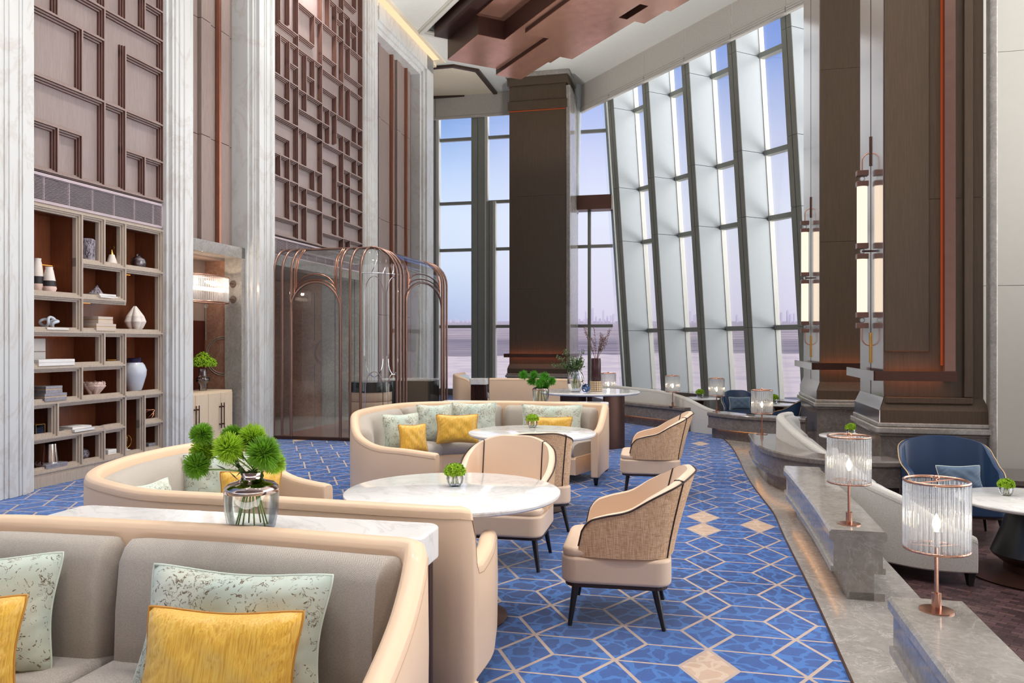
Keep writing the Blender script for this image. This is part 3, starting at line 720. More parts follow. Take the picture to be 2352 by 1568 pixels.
po2, w2, js2 = portal('wide stone portal behind the glass pavilion', S4+.06, S5+.02, 2.2, -.75)
sh(MB().box(-3.4, -.3, S4, S5, 2.88, 2.95), w2).build('soffit', M['taupe'], po2)
sh(MB().box(-3.4, -3.3, S4-.2, S5+1.5, 0, 2.9), w2).build('far_wall', M['pale_stone'], po2)
sh(MB().box(-2.3, -2.2, js2-.02, js2+.1, 0, 2.9).box(-.85, -.12, js2-.04, js2, 0, 2.88).box(-.8, -.55, js2-.06, js2, 0, 2.88), w2).build('jamb', M['grey_stone'], po2)
struct('floor', MB().box(-3.4, .02, S4, S5+1.5, -.2, .003), M['grey_stone'], -WA, WL)
# panelled dark door seen in the portal
dd, w3 = wthing('door', 'dark panelled door deep inside the portal behind the pavilion', 'door', -2.9, 6.2)
sh(MB().box(-3.0, -2.95, 5.5, 6.9, 0, 1.2), w3).build('leaf', M['darkwood'], dd, bevel=.01)
sh(MB().box(-2.95, -2.93, 5.6, 6.1, .15, 1.05).box(-2.95, -2.93, 6.25, 6.8, .15, 1.05), w3).build('panel', M['redwood'], dd, bevel=.01)
dd['kind'] = 'structure'

# ------------------------------------------------------------------ end wall windows (wall coordinates, plane at s = SE)
SE = 15.93
def u_of(px, s=SE):
    t = (px-1176)/FPX; bx = WO[0]+E_[0]*s; by = WO[1]+E_[1]*s
    return (t*by-bx)/(N_[0]-t*N_[1])
def zE(px, py, s=SE): return HC+(HZ-py)/FPX*wxy(u_of(px, s), s)[1]
wn1 = thing('window_1', None, None, (*wxy(0, SE), 0), -WA, kind='structure')
w = (0, SE, 0)
ZT = [zE(1050, 750), zE(1050, 575), zE(1050, 468), zE(1050, 322)]
def mull(px0, px1, z0=0, z1=CZ, d=.22):
    a, b = u_of(px0), u_of(px1)
    sh(MB().box(a, (a+b)/2-.008, SE-d, SE, z0, z1).box((a+b)/2+.008, b, SE-d, SE, z0, z1).box(a+.01, b-.01, SE-d+.02, SE, z0, z1), w).build('mullion', M['mull'], wn1, bevel=.005, seg=1)
    sh(MB().box(b, b+.09, SE-d+.02, SE, z0, z1), w).build('mullion_side', M['fincream'], wn1)
mull(972, 1006); mull(1087, 1117); mull(1121, 1135, 0, ZT[2]); mull(1300, 1311, 0, CZ)
sh(MB().box(u_of(1351), u_of(1358), SE-.12, SE, 0, 5.5), w).build('mullion', M['mull'], wn1)
for z in ZT: sh(MB().box(u_of(985), u_of(1408), SE-.1, SE, z-.045, z+.045), w).build('transom', M['mull'], wn1)
sh(MB().box(u_of(985), u_of(1420), SE-.4, SE+.05, 0, .19), w).build('sill', M['dark_stone'], wn1)
zb0, zb1 = zE(1340, 487), zE(1340, 455)
sh(MB().box(u_of(1296), u_of(1408), SE-.45, SE+.02, zb0, zb1), w).build('box_beam', M['bronzed'], wn1)
sh(MB().box(u_of(960), u_of(1420), SE-.02, SE-.014, .1, CZ), w).build('pane', M['pane'], wn1)
sh(MB().tube([(u_of(1322), SE-.3, 5.3), (u_of(1330), SE-.3, CZ)], .13, 16), w).build('leaning_post', M['fin'], wn1, smooth=60)
# blind on the end wall
bl, wb_ = wthing('roman_blind', 'raised grey linen blind above the far end windows', 'blind', .4, SE-.28)
ua, ub = u_of(986, SE-.28), u_of(1176, SE-.28)
sh(MB().box(ua, ub, SE-.29, SE-.25, 8.36, CZ), wb_).build('blind_cloth', M['blind'], bl, bevel=.01)
sh(MB().box(ua-.005, ub, SE-.32, SE-.24, 8.29, 8.37), wb_).build('folded_hem', M['blind'], bl, bevel=.02)
sh(MB().box(ua+.19, ua+.2, SE-.293, SE-.29, 8.35, CZ), wb_).build('seam', M['seam'], bl)

# ------------------------------------------------------------------ leaning facade on the right (facade frame)
LEAN = tan(radians(4.5))
GL = (GO[0], GO[1], 0)
def gx(z): return -LEAN*(z-5.8)
def slab(mb, x0, x1, y0, y1, z0, z1):     # leaning box
    vs = []
    for z in (z0, z1):
        for (x, y) in ((x0, y0), (x1, y0), (x1, y1), (x0, y1)): vs.append((x+gx(z), y, z))
    return mb.add(vs, [(3, 2, 1, 0), (4, 5, 6, 7), (0, 1, 5, 4), (1, 2, 6, 5), (2, 3, 7, 6), (3, 0, 4, 7)])
wn2 = thing('window_2', None, None, GL, GA, kind='structure')
seams = [-.24, 1.90, 4.36, 5.82, 7.98, CZ+.2]
FD = .70
for k in range(-4, 4):
    y = 1.56*k
    mm, ms, mc, sl_ = MB(), MB(), MB(), MB()
    for a, b in zip(seams, seams[1:]):
        slab(mm, 0, .02, y, y+.125, a+.004, b-.004); slab(mm, 0, .02, y+.14, y+.27, a+.004, b-.004)
        slab(ms, .012, FD, y-.004, y+.004, a+.006, b-.006)
    slab(mc, FD, FD+.14, y-.02, y+.05, -.24, CZ+.2)
    slab(sl_, .015, FD, y+.005, y+.265, -.24, CZ+.2)
    mm.build('mullion_front', M['mull'], wn2); ms.build('mullion_side', M['fin'], wn2)
    mc.build('mullion_edge', M['fincream'], wn2); sl_.build('mullion_core', M['seam'], wn2)
    for z in seams[1:-1]:
        if k < 3 :
            t = MB(); slab(t, FD-.04, FD+.12, y+.02, y+1.55, z-.05, z+.06); t.build('transom', M['mull'], wn2)
    # transom into next bay
slab_p = MB(); slab(slab_p, FD+.1, FD+.106, -6.4, 6.4, -.24, CZ+.2); slab_p.build('pane', M['pane'], wn2)
# corner post with two leaning thin mullions
cp = MB(); slab(cp, .5, .6, 5.72, 5.83, 0, CZ); cp.build('mullion_front', M['mull'], wn2)
cp = MB(); slab(cp, .6, .8, 5.7, 5.8, 0, CZ); cp.build('mullion_edge', M['fincream'], wn2)
# window seat / sill along the facade
ss = MB(); slab(ss, .25, .8, -8, 6.0, -.24, .28); ss.build('sill', M['dark_stone'], wn2)
# blinds along the facade, one per bay
tops = CZ
for k in range(-3, 4):
    y0, y1 = 1.56*k+.0, 1.56*k+1.54
    lab = {3: 'raised linen blind at the far corner of the leaning windows', 2: 'raised linen blind second from the far corner of the leaning windows', 1: 'middle raised linen blind over the leaning windows',
           0: 'raised linen blind fourth from the far corner of the leaning windows', -1: 'raised linen blind nearest the dark pillars', -2: 'raised linen blind hidden behind the dark pillars', -3: 'raised linen blind over the window by the blue armchair'}[k]
    o = thing('roman_blind', lab, 'blind', (*gxy(-.3, y0), 8.2), GA, 'roman blinds over the leaning windows')
    MB().box(-.02, .03, 0, y1-y0, .14, .82).build('blind_cloth', M['blind'], o, bevel=.01)
    h = MB()
    for j in range(3): h.box(-.05-.0*j, .06, 0, y1-y0, .0+.05*j, .045+.05*j)
    h.build('folded_hem', M['blind'], o, bevel=.012)

# ------------------------------------------------------------------ right wall beyond the near pillar
rw = MB()
slab_r = [(8.15, 9.55), (8.75, 9.2), (9.2, 12)]
struct('wall_right', MB().box(0, 2.2, 0, .2, 0, 2.25).box(0, 2.2, 0, .2, 2.256, 5.1).box(0, 2.2, 0, .2, 5.106, CZ), M['fincream'], -WA, (5.72, 9.62, 0))
struct('trim_6', MB().box(-.2, 2.2, -.9, .0, -.24, -.0).box(-.24, 2.2, -.94, 0, 0, .05), M['dark_stone'], -WA, (5.5, 9.5, 0))

# ------------------------------------------------------------------ pillars
def pillar(label, x, y, wn, we, zt=CZ, zp=.72, sconce=None, base=-.24, group='smoked oak pillars on stone plinths', bt=None):
    """x, y: near left corner of the plinth cap; wn: width across the view, we: depth away"""
    o = thing('pillar', label, 'pillar', (x, y, base), -WA, group); z0 = -base
    g = .055
    MB().box(g, wn-g, g, we-g, 0, zp-.13+z0).build('plinth', M['dark_stone'], o, bevel=.01)
    cap = MB()
    for (ins, a, b) in [(.035, zp-.14, zp-.11), (.0, zp-.11, zp-.045), (.025, zp-.045, zp)]: cap.box(ins, wn-ins, ins, we-ins, a+z0, b+z0)
    cap.build('plinth_cap', M['grey_stone'], o, bevel=.014, seg=3)
    i1, i2 = .05, .10
    # wood shaft with flared base
    b = MB(); b.box(i1, wn-i1, i1+.0, we-i1, zp+z0, zp+.13+z0)
    P0 = [(i1, i1), (wn-i1, i1), (wn-i1, we-i1), (i1, we-i1)]; P1 = [(i2, i2), (wn-i2, i2), (wn-i2, we-i2), (i2, we-i2)]
    b.add([(p[0], p[1], zp+.13+z0) for p in P0]+[(p[0], p[1], zp+.26+z0) for p in P1], [(3, 2, 1, 0), (4, 5, 6, 7)]+[(i, (i+1) % 4, 4+(i+1) % 4, 4+i) for i in range(4)])
    b.build('flared_base', M['colwood'], o)
    sh_ = MB(); zz = [zp+.26]+[v for v in (3.05, 5.6, 8.0) if v < zt-.5]+[zt-.35]
    for a, c_ in zip(zz, zz[1:]): sh_.box(i2, wn-i2, i2, we-i2, a+z0+.002, c_+z0-.002)
    sh_.build('shaft', M['colwood'], o)
    top = MB().box(i1, wn-i1, i1, we-i1, zt-.35+z0, zt-.12+z0); top.build('top_band', M['colwood'], o)
    MB().box(0, wn, 0, we, zt-.12+z0, zt+z0).build('capital', M['grey_stone'], o, bevel=.015)
    # projecting band low down with lit coves above and below
    bz0, bz1 = zp+.44+z0, zp+.54+z0
    bt = bt or wn+.03
    bm_ = MB().box(-.03, bt, -.03, -.015, bz0, bz1).box(-.03, -.015, -.03, we+.03, bz0, bz1)
    if bt > wn: bm_.box(wn+.015, wn+.03, -.03, we+.03, bz0, bz1)
    bm_.build('band', M['bronzed'], o)
    MB().box(i2, min(bt, wn-i2)-.05, -.005, .03, bz0+.046, bz0+.054).build('cove_light', M['ledc'], o)
    return o, z0
p1, z0 = pillar('near smoked oak pillar behind the navy armchair, with a tubular wall light', 3.8, 8.18, 1.14, 1.42, bt=.76)
p2, _ = pillar('second smoked oak pillar, half hidden by the near pillar', 4.45, 11.55, 1.5, 2.0)
def add_side(o, wn, we, zp=.72, zt=CZ, z0=.24):
    # polished metal face on the side towards the corridor
    MB().box(.092, .1, .12, we-.12, zp+.26+z0, zt-.4+z0).build('metal_face', M['mirror'], o)
    MB().box(.09, .093, we/2-.012, we/2-.006, zp+.26+z0, zt-.4+z0).box(.09, .093, we/2+.006, we/2+.012, zp+.26+z0, zt-.4+z0).build('metal_groove', M['bronzed'], o)
    MB().box(-.036, -.03, -.03, we+.03, zp+.44+z0, zp+.54+z0).build('metal_band', M['mirror'], o)
    m = MB(); m.box(.042, .05, .05, we-.05, zp+z0, zp+.13+z0)
    m.add([(.044, .05, zp+.13+z0), (.044, we-.05, zp+.13+z0), (.094, we-.1, zp+.26+z0), (.094, .1, zp+.26+z0)], [(0, 1, 2, 3)])
    m.build('metal_foot', M['mirror'], o)
add_side(p1, 1.14, 1.42); add_side(p2, 1.5, 2.0)
# raised bronze mouldings on the near pillar's front face
def front_mould(o, wn, zp=.72, zt=CZ, z0=.24):
    i2 = .1
    MB().box(i2+.002, .53, i2-.028, i2, zp+.74+z0, zt-.4+z0).build('inner_panel', M['colwood'], o, bevel=.02)
    MB().box(.652, .753, i2-.1, i2-.0, zp+.44+z0, zt-.4+z0).build('bronze_upright', M['bronze'], o, bevel=.003, seg=1)
    MB().box(.638, .645, i2-.06, i2-.004, zp+.6+z0, zt-.4+z0).build('cove_light', emis('cove_deep', (200, 90, 50), .45), o)
    MB().box(.85, .935, i2-.045, i2, zp+.27+z0, zt-.4+z0).box(.1, .935, i2-.045, i2, zp+.20+z0, zp+.27+z0).build('outer_moulding', M['colwood'], o, bevel=.012)
    MB().box(wn-.07, wn+.005, -.01, .14, -.0, zt+z0).build('stone_edge', M['grey_stone'], o, bevel=.03, seg=3)
front_mould(p1, 1.14)
# far column by the end windows
Yc = .83*1800/69
cx0, cy0 = (1160-1176)/FPX*Yc, Yc
p3, _ = pillar('lone smoked oak pillar standing in front of the far end windows', cx0, cy0, 1.78, 1.7, base=0)
MB().box(.06, 1.72, .06, 1.64, CZ-1.02, CZ-.78).build('band', M['colwood'], p3, bevel=.01)
MB().box(.1, 1.68, .085, .098, CZ-1.06, CZ-1.03).build('cove_light', emis('cove_soft', (200, 100, 60), .35), p3)
MB().box(1.68, 1.80, .1, 1.6, .72, CZ-.4).build('stone_edge', M['grey_stone'], p3, bevel=.03)

# wall lights on the pillars
def sconce(label, x, y, zb):
    o = thing('tubular_wall_light', label, 'wall light', (x, y, zb), -WA, 'tall tubular wall lights on the pillars')
    def brk(z): MB().box(-.062, .062, -.05, .05, z-.03, z+.03).build('bracket', M['bronze'], o, bevel=.004)
    xs = 0
    MB().tube([(xs+.09, 0, 0), (xs+.09, 0, .34)], .016, 10).build('end_rod', M['brass'], o, smooth=40)
    MB().tube([(xs+.09, 0, 2.22), (xs+.09, 0, 2.55)], .016, 10).build('end_rod', M['bronzed'], o, smooth=40)
    for (zc, sg) in ((.42, -1), (2.14, 1)):
        pts = [(xs, 0, zc), (xs, 0, zc+sg*.14)]+[(xs+.085*(1-cos(a)), 0, zc+sg*(.14+.085*sin(a))) for a in [pi/2*k/6 for k in range(1, 7)]]
        MB().tube(pts, .008, 8).build('curved_arm', M['rose'], o, smooth=50)
    for z in (.42, .54, 1.20, 1.32, 2.02, 2.14): brk(z)
    for z in (.48, 1.26, 2.08): MB().ball((xs, 0, z), .032, 16, 10).build('crystal_ball', M['glass'], o, smooth=180)
    for (a, b) in ((.57, 1.17), (1.35, 1.99)):
        MB().tube([(xs, 0, a), (xs, 0, b)], .055, 20).build('glowing_tube', M['tubeg'], o, smooth=40)
    for z in (1.26,): MB().box(xs, .12, -.01, .01, z-.01, z+.01).build('wall_fixing', M['bronzed'], o)
    return o
def pil_pt(x, y, u, s): return (x+N_[0]*u+E_[0]*s, y+N_[1]*u+E_[1]*s)
sconce('tall glowing tubular wall light on the near pillar', *pil_pt(3.8, 8.18, -.0, .71), 1.33)
sconce('tall glowing tubular wall light on the second pillar', *pil_pt(4.45, 11.55, -.0, 1.0), 1.33)

# ------------------------------------------------------------------ outside
def terr(i, j):
    y = 60+(j**2)*5200; x = (i-.5)*(1.8*y+600)+ .2*y
    return (x, y, -24+.0345*y*(1 if y < 4000 else 4000/y))
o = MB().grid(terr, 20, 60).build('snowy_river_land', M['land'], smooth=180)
o['kind'] = 'structure'
random.seed(11)
nb = 0
slots = [(1010+9*k, 3, 7) for k in range(10)]+[(1302+6.2*k, 6, 40.1) for k in range(18)]+[(1462+9*k, 5, 18) for k in range(4)]+[(1560+11*k, 8, 26) for k in range(7)]+[(1640+11*k, 8, 26) for k in range(6)]+[(1772+9.5*k, 16, 32) for k in range(8)]
for k, (px, h0, h1) in enumerate(slots):
    Y = 3200; h = random.uniform(h0, h1)*(1 if h1 < 40 else .6*math.exp(-((px-1368)/40)**2)+.25)
    x = (px-1176)/FPX*Y; bw = random.uniform(3.2, 5)/FPX*Y; zb = -24+.0345*Y
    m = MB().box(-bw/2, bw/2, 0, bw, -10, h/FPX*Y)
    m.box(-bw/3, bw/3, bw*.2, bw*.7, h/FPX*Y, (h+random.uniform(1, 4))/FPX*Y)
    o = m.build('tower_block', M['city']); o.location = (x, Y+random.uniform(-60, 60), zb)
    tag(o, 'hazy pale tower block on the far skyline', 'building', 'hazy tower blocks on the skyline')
# ================================================================== GLASS PAVILION
PS, PU, PR, PZ = 4.63, 2.15, .45, 3.11
struct('floor', MB().box(.02, PU, PS, 7.7, -.1, .004), M['brown_stone'], -WA, WL)
pv, w = wthing('glass_pavilion', 'bronze and glass arched pavilion with rounded corner in front of the stone portal', 'pavilion', 1.1, PS)
def arc(c, r, a0, a1, n, f): return [f(c, r, a0+(a1-a0)*k/n) for k in range(n+1)]
def tube1(u, r=.021, mat='bronze', name='frame_tube'):
    pts = [(u, PS, 0.02), (u, PS, 1.3), (u, PS, PZ-PR)]+[(u, PS+PR*(1-cos(a)), PZ-PR+PR*sin(a)) for a in [pi/2*k/8 for k in range(1, 9)]]
    sh(MB().tube(pts, r, 8), w).build(name, M[mat], pv, smooth=60)
def tube2(s, r=.021, mat='bronze', name='frame_tube'):
    pts = [(PU, s, 0.02), (PU, s, 1.3), (PU, s, PZ-PR)]+[(PU-PR*(1-cos(a)), s, PZ-PR+PR*sin(a)) for a in [pi/2*k/8 for k in range(1, 9)]]
    sh(MB().tube(pts, r, 8), w).build(name, M[mat], pv, smooth=60)
def u1(px): 
    return u_of(px, PS)
def s2(px): return s_of(px, PU)
for px in (628.5, 648, 669, 782, 804, 828): tube1(u1(px))
for px in (911, 918, 926, 1015, 1020, 1026): tube2(s2(px))
SEnd = s2(1026)
def on1(u, z):      # point on face 1's skin (curves back above PZ-PR)
    if z <= PZ-PR: return (u, PS-.012, z)
    a = math.asin(min((z-(PZ-PR))/PR, 1)); return (u, PS+PR*(1-cos(a))-.01, z)
def on2(s, z):
    if z <= PZ-PR: return (PU+.012, s, z)
    a = math.asin(min((z-(PZ-PR))/PR, 1)); return (PU-PR*(1-cos(a))+.01, s, z)
def arches(on, a, b, zs, zt_):
    c = (a+b)/2; R = (b-a)/2; H = zt_-zs
    pts = [on(a, 0.02), on(a, zs*.5)]+[on(c-R*cos(t), zs+H*sin(t)) for t in [pi*k/24 for k in range(25)]]+[on(b, zs*.5), on(b, .02)]
    sh(MB().tube(pts, .02, 8), w).build('arch_tube', M['bronze'], pv, smooth=60)
    for d, rr in ((.10, 1), (.19, 1)):
        R2 = R*.93-d*.35; h2 = H*.82
        top = [on(c-R2, 3.08), on(c-R2, 2.9), on(c-R2, 2.7), on(c-R2, zs+.16+d)]
        mid = [on(c-R2*cos(t), zs+.16+d+h2*.62*sin(t)) for t in [pi*k/18 for k in range(1, 18)]]
        pts = top+mid+[on(c+R2, zs+.16+d), on(c+R2, 2.7), on(c+R2, 2.9), on(c+R2, 3.08)]
        sh(MB().tube(pts, .010, 6), w).build('inner_arch_tube', M['copper'], pv, smooth=60)
arches(on1, u1(669), u1(782), 2.08, 2.53)
arches(on2, s2(931), s2(1013), 2.2, 2.62)
# rails
sh(MB().box(.05, PU-PR, PS-.035, PS+.035, 0, .05).box(PU-.035, PU+.035, PS+PR, SEnd, 0, .05), w).build('base_rail', M['bronzed'], pv, bevel=.004)
sh(MB().tube([(.05, PS+PR, PZ), (PU-PR, PS+PR, PZ)], .022, 8), w).build('ridge_rail', M['bronze'], pv, smooth=60)
sh(MB().tube([(PU-PR, PS+PR, PZ), (PU-PR, SEnd, PZ)], .022, 8), w).build('ridge_rail', M['bronze'], pv, smooth=60)
cor = [(PU-PR+PR*sin(a), PS+PR-PR*cos(a)) for a in [pi/2*k/10 for k in range(11)]]
sh(MB().tube([(x, y, .03) for x, y in cor], .03, 8), w).build('base_rail', M['bronzed'], pv, smooth=60)
sh(MB().tube([(x, y, PZ-PR) for x, y in cor], .008, 6), w).build('corner_hoop', M['chrome'], pv, smooth=60)
# glass skins
def gl1(i, j):
    u = .05+(PU-PR-.05)*i; t = j*2
    if t <= 1: return (u, PS, .05+(PZ-PR-.05)*t)
    a = pi/2*(t-1); return (u, PS+PR*(1-cos(a)), PZ-PR+PR*sin(a))
def gl2(i, j):
    s = PS+PR+(SEnd-PS-PR)*i; t = j*2
    if t <= 1: return (PU, s, .05+(PZ-PR-.05)*t)
    a = pi/2*(t-1); return (PU-PR*(1-cos(a)), s, PZ-PR+PR*sin(a))
def gl3(i, j):
    a = pi/2*i; t = j*2
    if t <= 1: return (PU-PR+PR*sin(a), PS+PR-PR*cos(a), .05+(PZ-PR-.05)*t)
    b = pi/2*(t-1); r = PR*cos(b); return (PU-PR+r*sin(a), PS+PR-r*cos(a), PZ-PR+PR*sin(b))
sh(MB().grid(gl1, 1, 16), w).build('glass_front', M['pav'], pv, smooth=60, fix=False)
sh(MB().grid(gl2, 1, 16), w).build('glass_side', M['pav'], pv, smooth=60, fix=False)
sh(MB().grid(gl3, 12, 16), w).build('curved_glass_corner', M['pav'], pv, smooth=60, fix=False)
sh(MB().add([(.05, PS+PR, PZ), (PU-PR, PS+PR, PZ), (PU-PR, SEnd, PZ), (.05, SEnd, PZ)], [(0, 1, 2, 3)]), w).build('glass_roof', M['pav'], pv, fix=False)
# fine chrome curves on the corner glass
def oncor(th, z): return (PU-PR+(PR+.006)*sin(th), PS+PR-(PR+.006)*cos(th), z)
for (tc_, zc, rt, rz_, a0, a1) in [(.45, 1.3, .3, .28, pi, 2*pi), (.45, .85, .3, .25, 0, pi), (1.2, 1.3, .25, .25, pi, 2*pi), (1.2, .85, .25, .22, 0, pi), (.45, 2.28, .34, .33, 0, pi), (1.2, 2.28, .3, .33, 0, pi)]:
    pts = [oncor(tc_+rt*cos(t), zc+rz_*sin(t)) for t in [a0+(a1-a0)*k/14 for k in range(15)]]
    if a0 == 0: pts = [oncor(tc_+rt, .05)]+pts+[oncor(tc_-rt, .05)] if zc < 2 else [oncor(tc_+rt, 1.35)]+pts+[oncor(tc_-rt, 1.35)]
    sh(MB().tube(pts, .006, 5), w).build('fine_curve', M['chrome'], pv, smooth=60)
for a in (.35, .75, 1.15):
    pts = [(PU-PR+PR*cos(b)*sin(a+.25*sin(2*b)), PS+PR-PR*cos(b)*cos(a+.25*sin(2*b)), PZ-PR+(PR+.004)*sin(b)) for b in [pi/2*k/10 for k in range(11)]]
    sh(MB().tube(pts, .006, 5), w).build('fine_curve', M['chrome'], pv, smooth=60)
# things inside the pavilion
o = thing('round_counter', 'round drum counter with dark top and cream bands inside the glass pavilion', 'counter', (-2.5, 13.85, 0))
MB().lathe([(.33, .0), (.36, .02), (.36, .12)], 40).build('plinth', M['bronzed'], o, smooth=40)
for a, b in ((.12, .33), (.34, .53), (.54, .70)): MB().lathe([(.37, a), (.375, a+.01), (.375, b-.01), (.37, b)], 40).build('cream_band', M['leather'], o, smooth=40)
MB().lathe([(.362, .11), (.362, .705)], 40, cap=False).build('bronze_rings', M['copper'], o, smooth=40)
MB().lathe([(.385, .70), (.385, .86), (.38, .875), (.0, .88)], 40).build('dark_top', M['screen'], o, smooth=40)
o = thing('glass_counter', 'dark glass-fronted counter with a pale top seen through the pavilion', 'counter', (-1.9, 15.0, 0), -WA)
MB().box(-.5, .45, -.25, .25, 0, .84).build('cabinet_body', M['screen'], o, bevel=.01); MB().box(-.52, .47, -.27, .27, .84, .88).build('counter_top', M['white_marble'], o, bevel=.008)

# ================================================================== NICHE: cabinet, vase, wall light
cb_s0, cb_s1 = S2-.02, 3.90
cb, w = wthing('cabinet', 'pale wooden four-door cabinet with long dark handles in the stone niche', 'cabinet', -.35, (cb_s0+cb_s1)/2)
sh(MB().box(-.62, -.12, cb_s0, cb_s1, .1, .84), w).build('body', M['cab'], cb, bevel=.006)
sh(MB().box(-.58, -.16, cb_s0+.05, cb_s1-.05, 0, .1), w).build('plinth', M['bronzed'], cb)
for k in range(4):
    a = cb_s0+.02+(cb_s1-cb_s0-.04)*k/4; b = a+(cb_s1-cb_s0-.04)/4
    d_ = sh(MB().box(-.12, -.1, a+.004, b-.004, .13, .81), w).build('door', M['cab'], cb, bevel=.004)
    hx = b-.035 if k % 2 == 0 else a+.035
    h = MB().tube([(-.065, hx, .28), (-.065, hx, .66)], .008, 8)
    for zz in (.34, .60): h.tube([(-.1, hx, zz), (-.06, hx, zz)], .012, 8)
    sh(h, w).build('handle', M['bronzed'], d_, smooth=50)

def puff(mb, c, r, n, sz, rnd, sc=(1, 1, 1)):
    """cluster of small petals on a sphere"""
    for k in range(n):
        z = rnd.uniform(-.35, 1); a = rnd.uniform(0, 2*pi); q = sqrt(max(1-z*z, 0)); rr = r*rnd.uniform(.82, 1.04)
        nrm = Vector((q*cos(a), q*sin(a), z)); p = Vector(c)+Vector((nrm.x*rr*sc[0], nrm.y*rr*sc[1], nrm.z*rr*sc[2]))
        t = nrm.orthogonal().normalized(); t.rotate(Matrix.Rotation(rnd.uniform(0, 6.3), 3, nrm)); b = nrm.cross(t)
        s_ = sz*rnd.uniform(.7, 1.3)
        mb.add([p-t*s_+nrm*s_*.5, p-b*s_*.8, p+t*s_+nrm*s_*.5, p+b*s_*.8, p-nrm*s_*.4], [(0, 1, 4), (1, 2, 4), (2, 3, 4), (3, 0, 4)])
def spiky(mb, c, r, n, rnd):
    for k in range(n):
        z = rnd.uniform(-1, 1); a = rnd.uniform(0, 2*pi); q = sqrt(1-z*z); nrm = Vector((q*cos(a), q*sin(a), z))
        nrm = (nrm+Vector((rnd.uniform(-.25, .25), rnd.uniform(-.25, .25), rnd.uniform(-.1, .35)))).normalized()
        rr = r*rnd.uniform(.72, 1.2); p0 = Vector(c)+nrm*r*.35; p1 = Vector(c)+nrm*rr
        t = nrm.orthogonal().normalized()*r*.05; b = nrm.cross(t)
        mb.add([p0+t, p0-t*.5+b, p0-t*.5-b, p1+t*.35, p1-t*.2+b*.3], [(0, 1, 4, 3), (1, 2, 4), (2, 0, 3, 4)])
o, w = wthing('flower_vase', 'frosted grey vase with a dome of green hydrangea on the pale cabinet', 'vase', -.36, s_of(466, -.36), z=.84)
MB().lathe([(.055, 0), (.055, .1), (.06, .11), (.098, .14), (.104, .165), (.098, .19), (.06, .215), (.055, .23), (.062, .33)], 28).build('vase', M['smoke'], o, smooth=50)
m = MB(); rn = random.Random(3)
for k in range(9):
    a = 2*pi*k/8; c = (.1*cos(a), .1*sin(a), .40) if k < 8 else (0, 0, .48)
    puff(m, c, .10, 240, .014, rn)
m.build('hydrangea_heads', M['green2'], o)

# wall light in the niche: oval drum of glass rods on two arms
ls = s_of(472, -.15)
wl, w = wthing('rod_wall_light', 'rose gold oval wall light with glass rods on the niche side wall', 'wall light', -.15, js)
js1 = S3+.07-.14
zc1 = z_of(472, 663, -.15); cs = s_of(478, -.15); ax_s, ax_u = .46, .17
def ov(k, n, f=1, z=0): return (-.15+ax_u*f*sin(2*pi*k/n), cs+ax_s*f*cos(2*pi*k/n), z)
for dz in (-.19, .19):
    sh(MB().tube([ov(k, 40, 1, zc1+dz) for k in range(40)], .011, 6, closed=True), w).build('oval_ring', M['rose'], wl, smooth=60)
rods = MB()
for k in range(64):
    p = ov(k, 64, .97); rods.tube([(p[0], p[1], zc1-.18), (p[0], p[1], zc1+.18)], .011, 6)
sh(rods, w).build('glass_rods', M['rodg'], wl, smooth=60)
sh(MB().tube([(-.15, cs-.38, zc1), (-.15, cs+.38, zc1)], .028, 12), w).build('tube_bulb', M['rodlit'], wl, smooth=60)
for dz in (-.12, .12):
    sh(MB().tube([(-.15, cs+.4, zc1+dz), (-.15, js1, zc1+dz)], .008, 8), w).build('arm', M['rose'], wl, smooth=60)
    sh(MB().tube([(-.15, js1-.02, zc1+dz), (-.15, js1-.005, zc1+dz)], .06, 24), w).build('wall_plate', M['rose'], wl, smooth=60)
sh(MB().ball((-.15, cs-.05, zc1-.25), .03, 14, 8), w).build('crystal_drop', M['glass'], wl, smooth=180)
for ds_ in (-.25, .25): lamp('POINT', 'wall_light_glow', (*wxy(-.15, cs+ds_), zc1+.1), 9, (1, .82, .64), .03)

# ================================================================== SHELF OBJECTS
def on_shelf(px, zi, u=-.13):
    s = s_of(px, u); return (*wxy(u, s), ZB[zi]+.02 if not isinstance(zi, float) else zi)
def lathe_thing(name, label, cat, loc, parts, rz=0, group=None):
    o = thing(name, label, cat, loc, rz, group)
    for (pn, prof, mat) in parts: MB().lathe(prof, 32).build(pn, M[mat], o, smooth=35)
    return o
def book(label, loc, rz, wx, dy, h, mat='paper', name='book', cat='book', group=None, band=None):
    o = thing(name, label, cat, loc, rz, group)
    if name == 'book':
        MB().box(-wx/2, wx/2, -dy/2, dy/2, 0, .004).box(-wx/2, wx/2, -dy/2, dy/2, h-.004, h).box(wx/2-.004, wx/2, -dy/2, dy/2, 0, h).build('cover', M[mat], o)
        MB().box(-wx/2+.004, wx/2-.006, -dy/2+.004, dy/2-.004, .004, h-.004).build('page_block', M['paper'], o)
    else:
        MB().box(-wx/2, wx/2, -dy/2, dy/2, 0, h*.5).build('box_base', M[mat], o, bevel=.003)
        MB().box(-wx/2, wx/2, -dy/2, dy/2, h*.62 if band else h*.52, h).build('lid', M[mat], o, bevel=.003)
        if band: MB().box(-wx/2+.003, wx/2-.003, -dy/2+.003, dy/2-.003, h*.45, h*.65).build('metal_band', M[band], o)
    return o
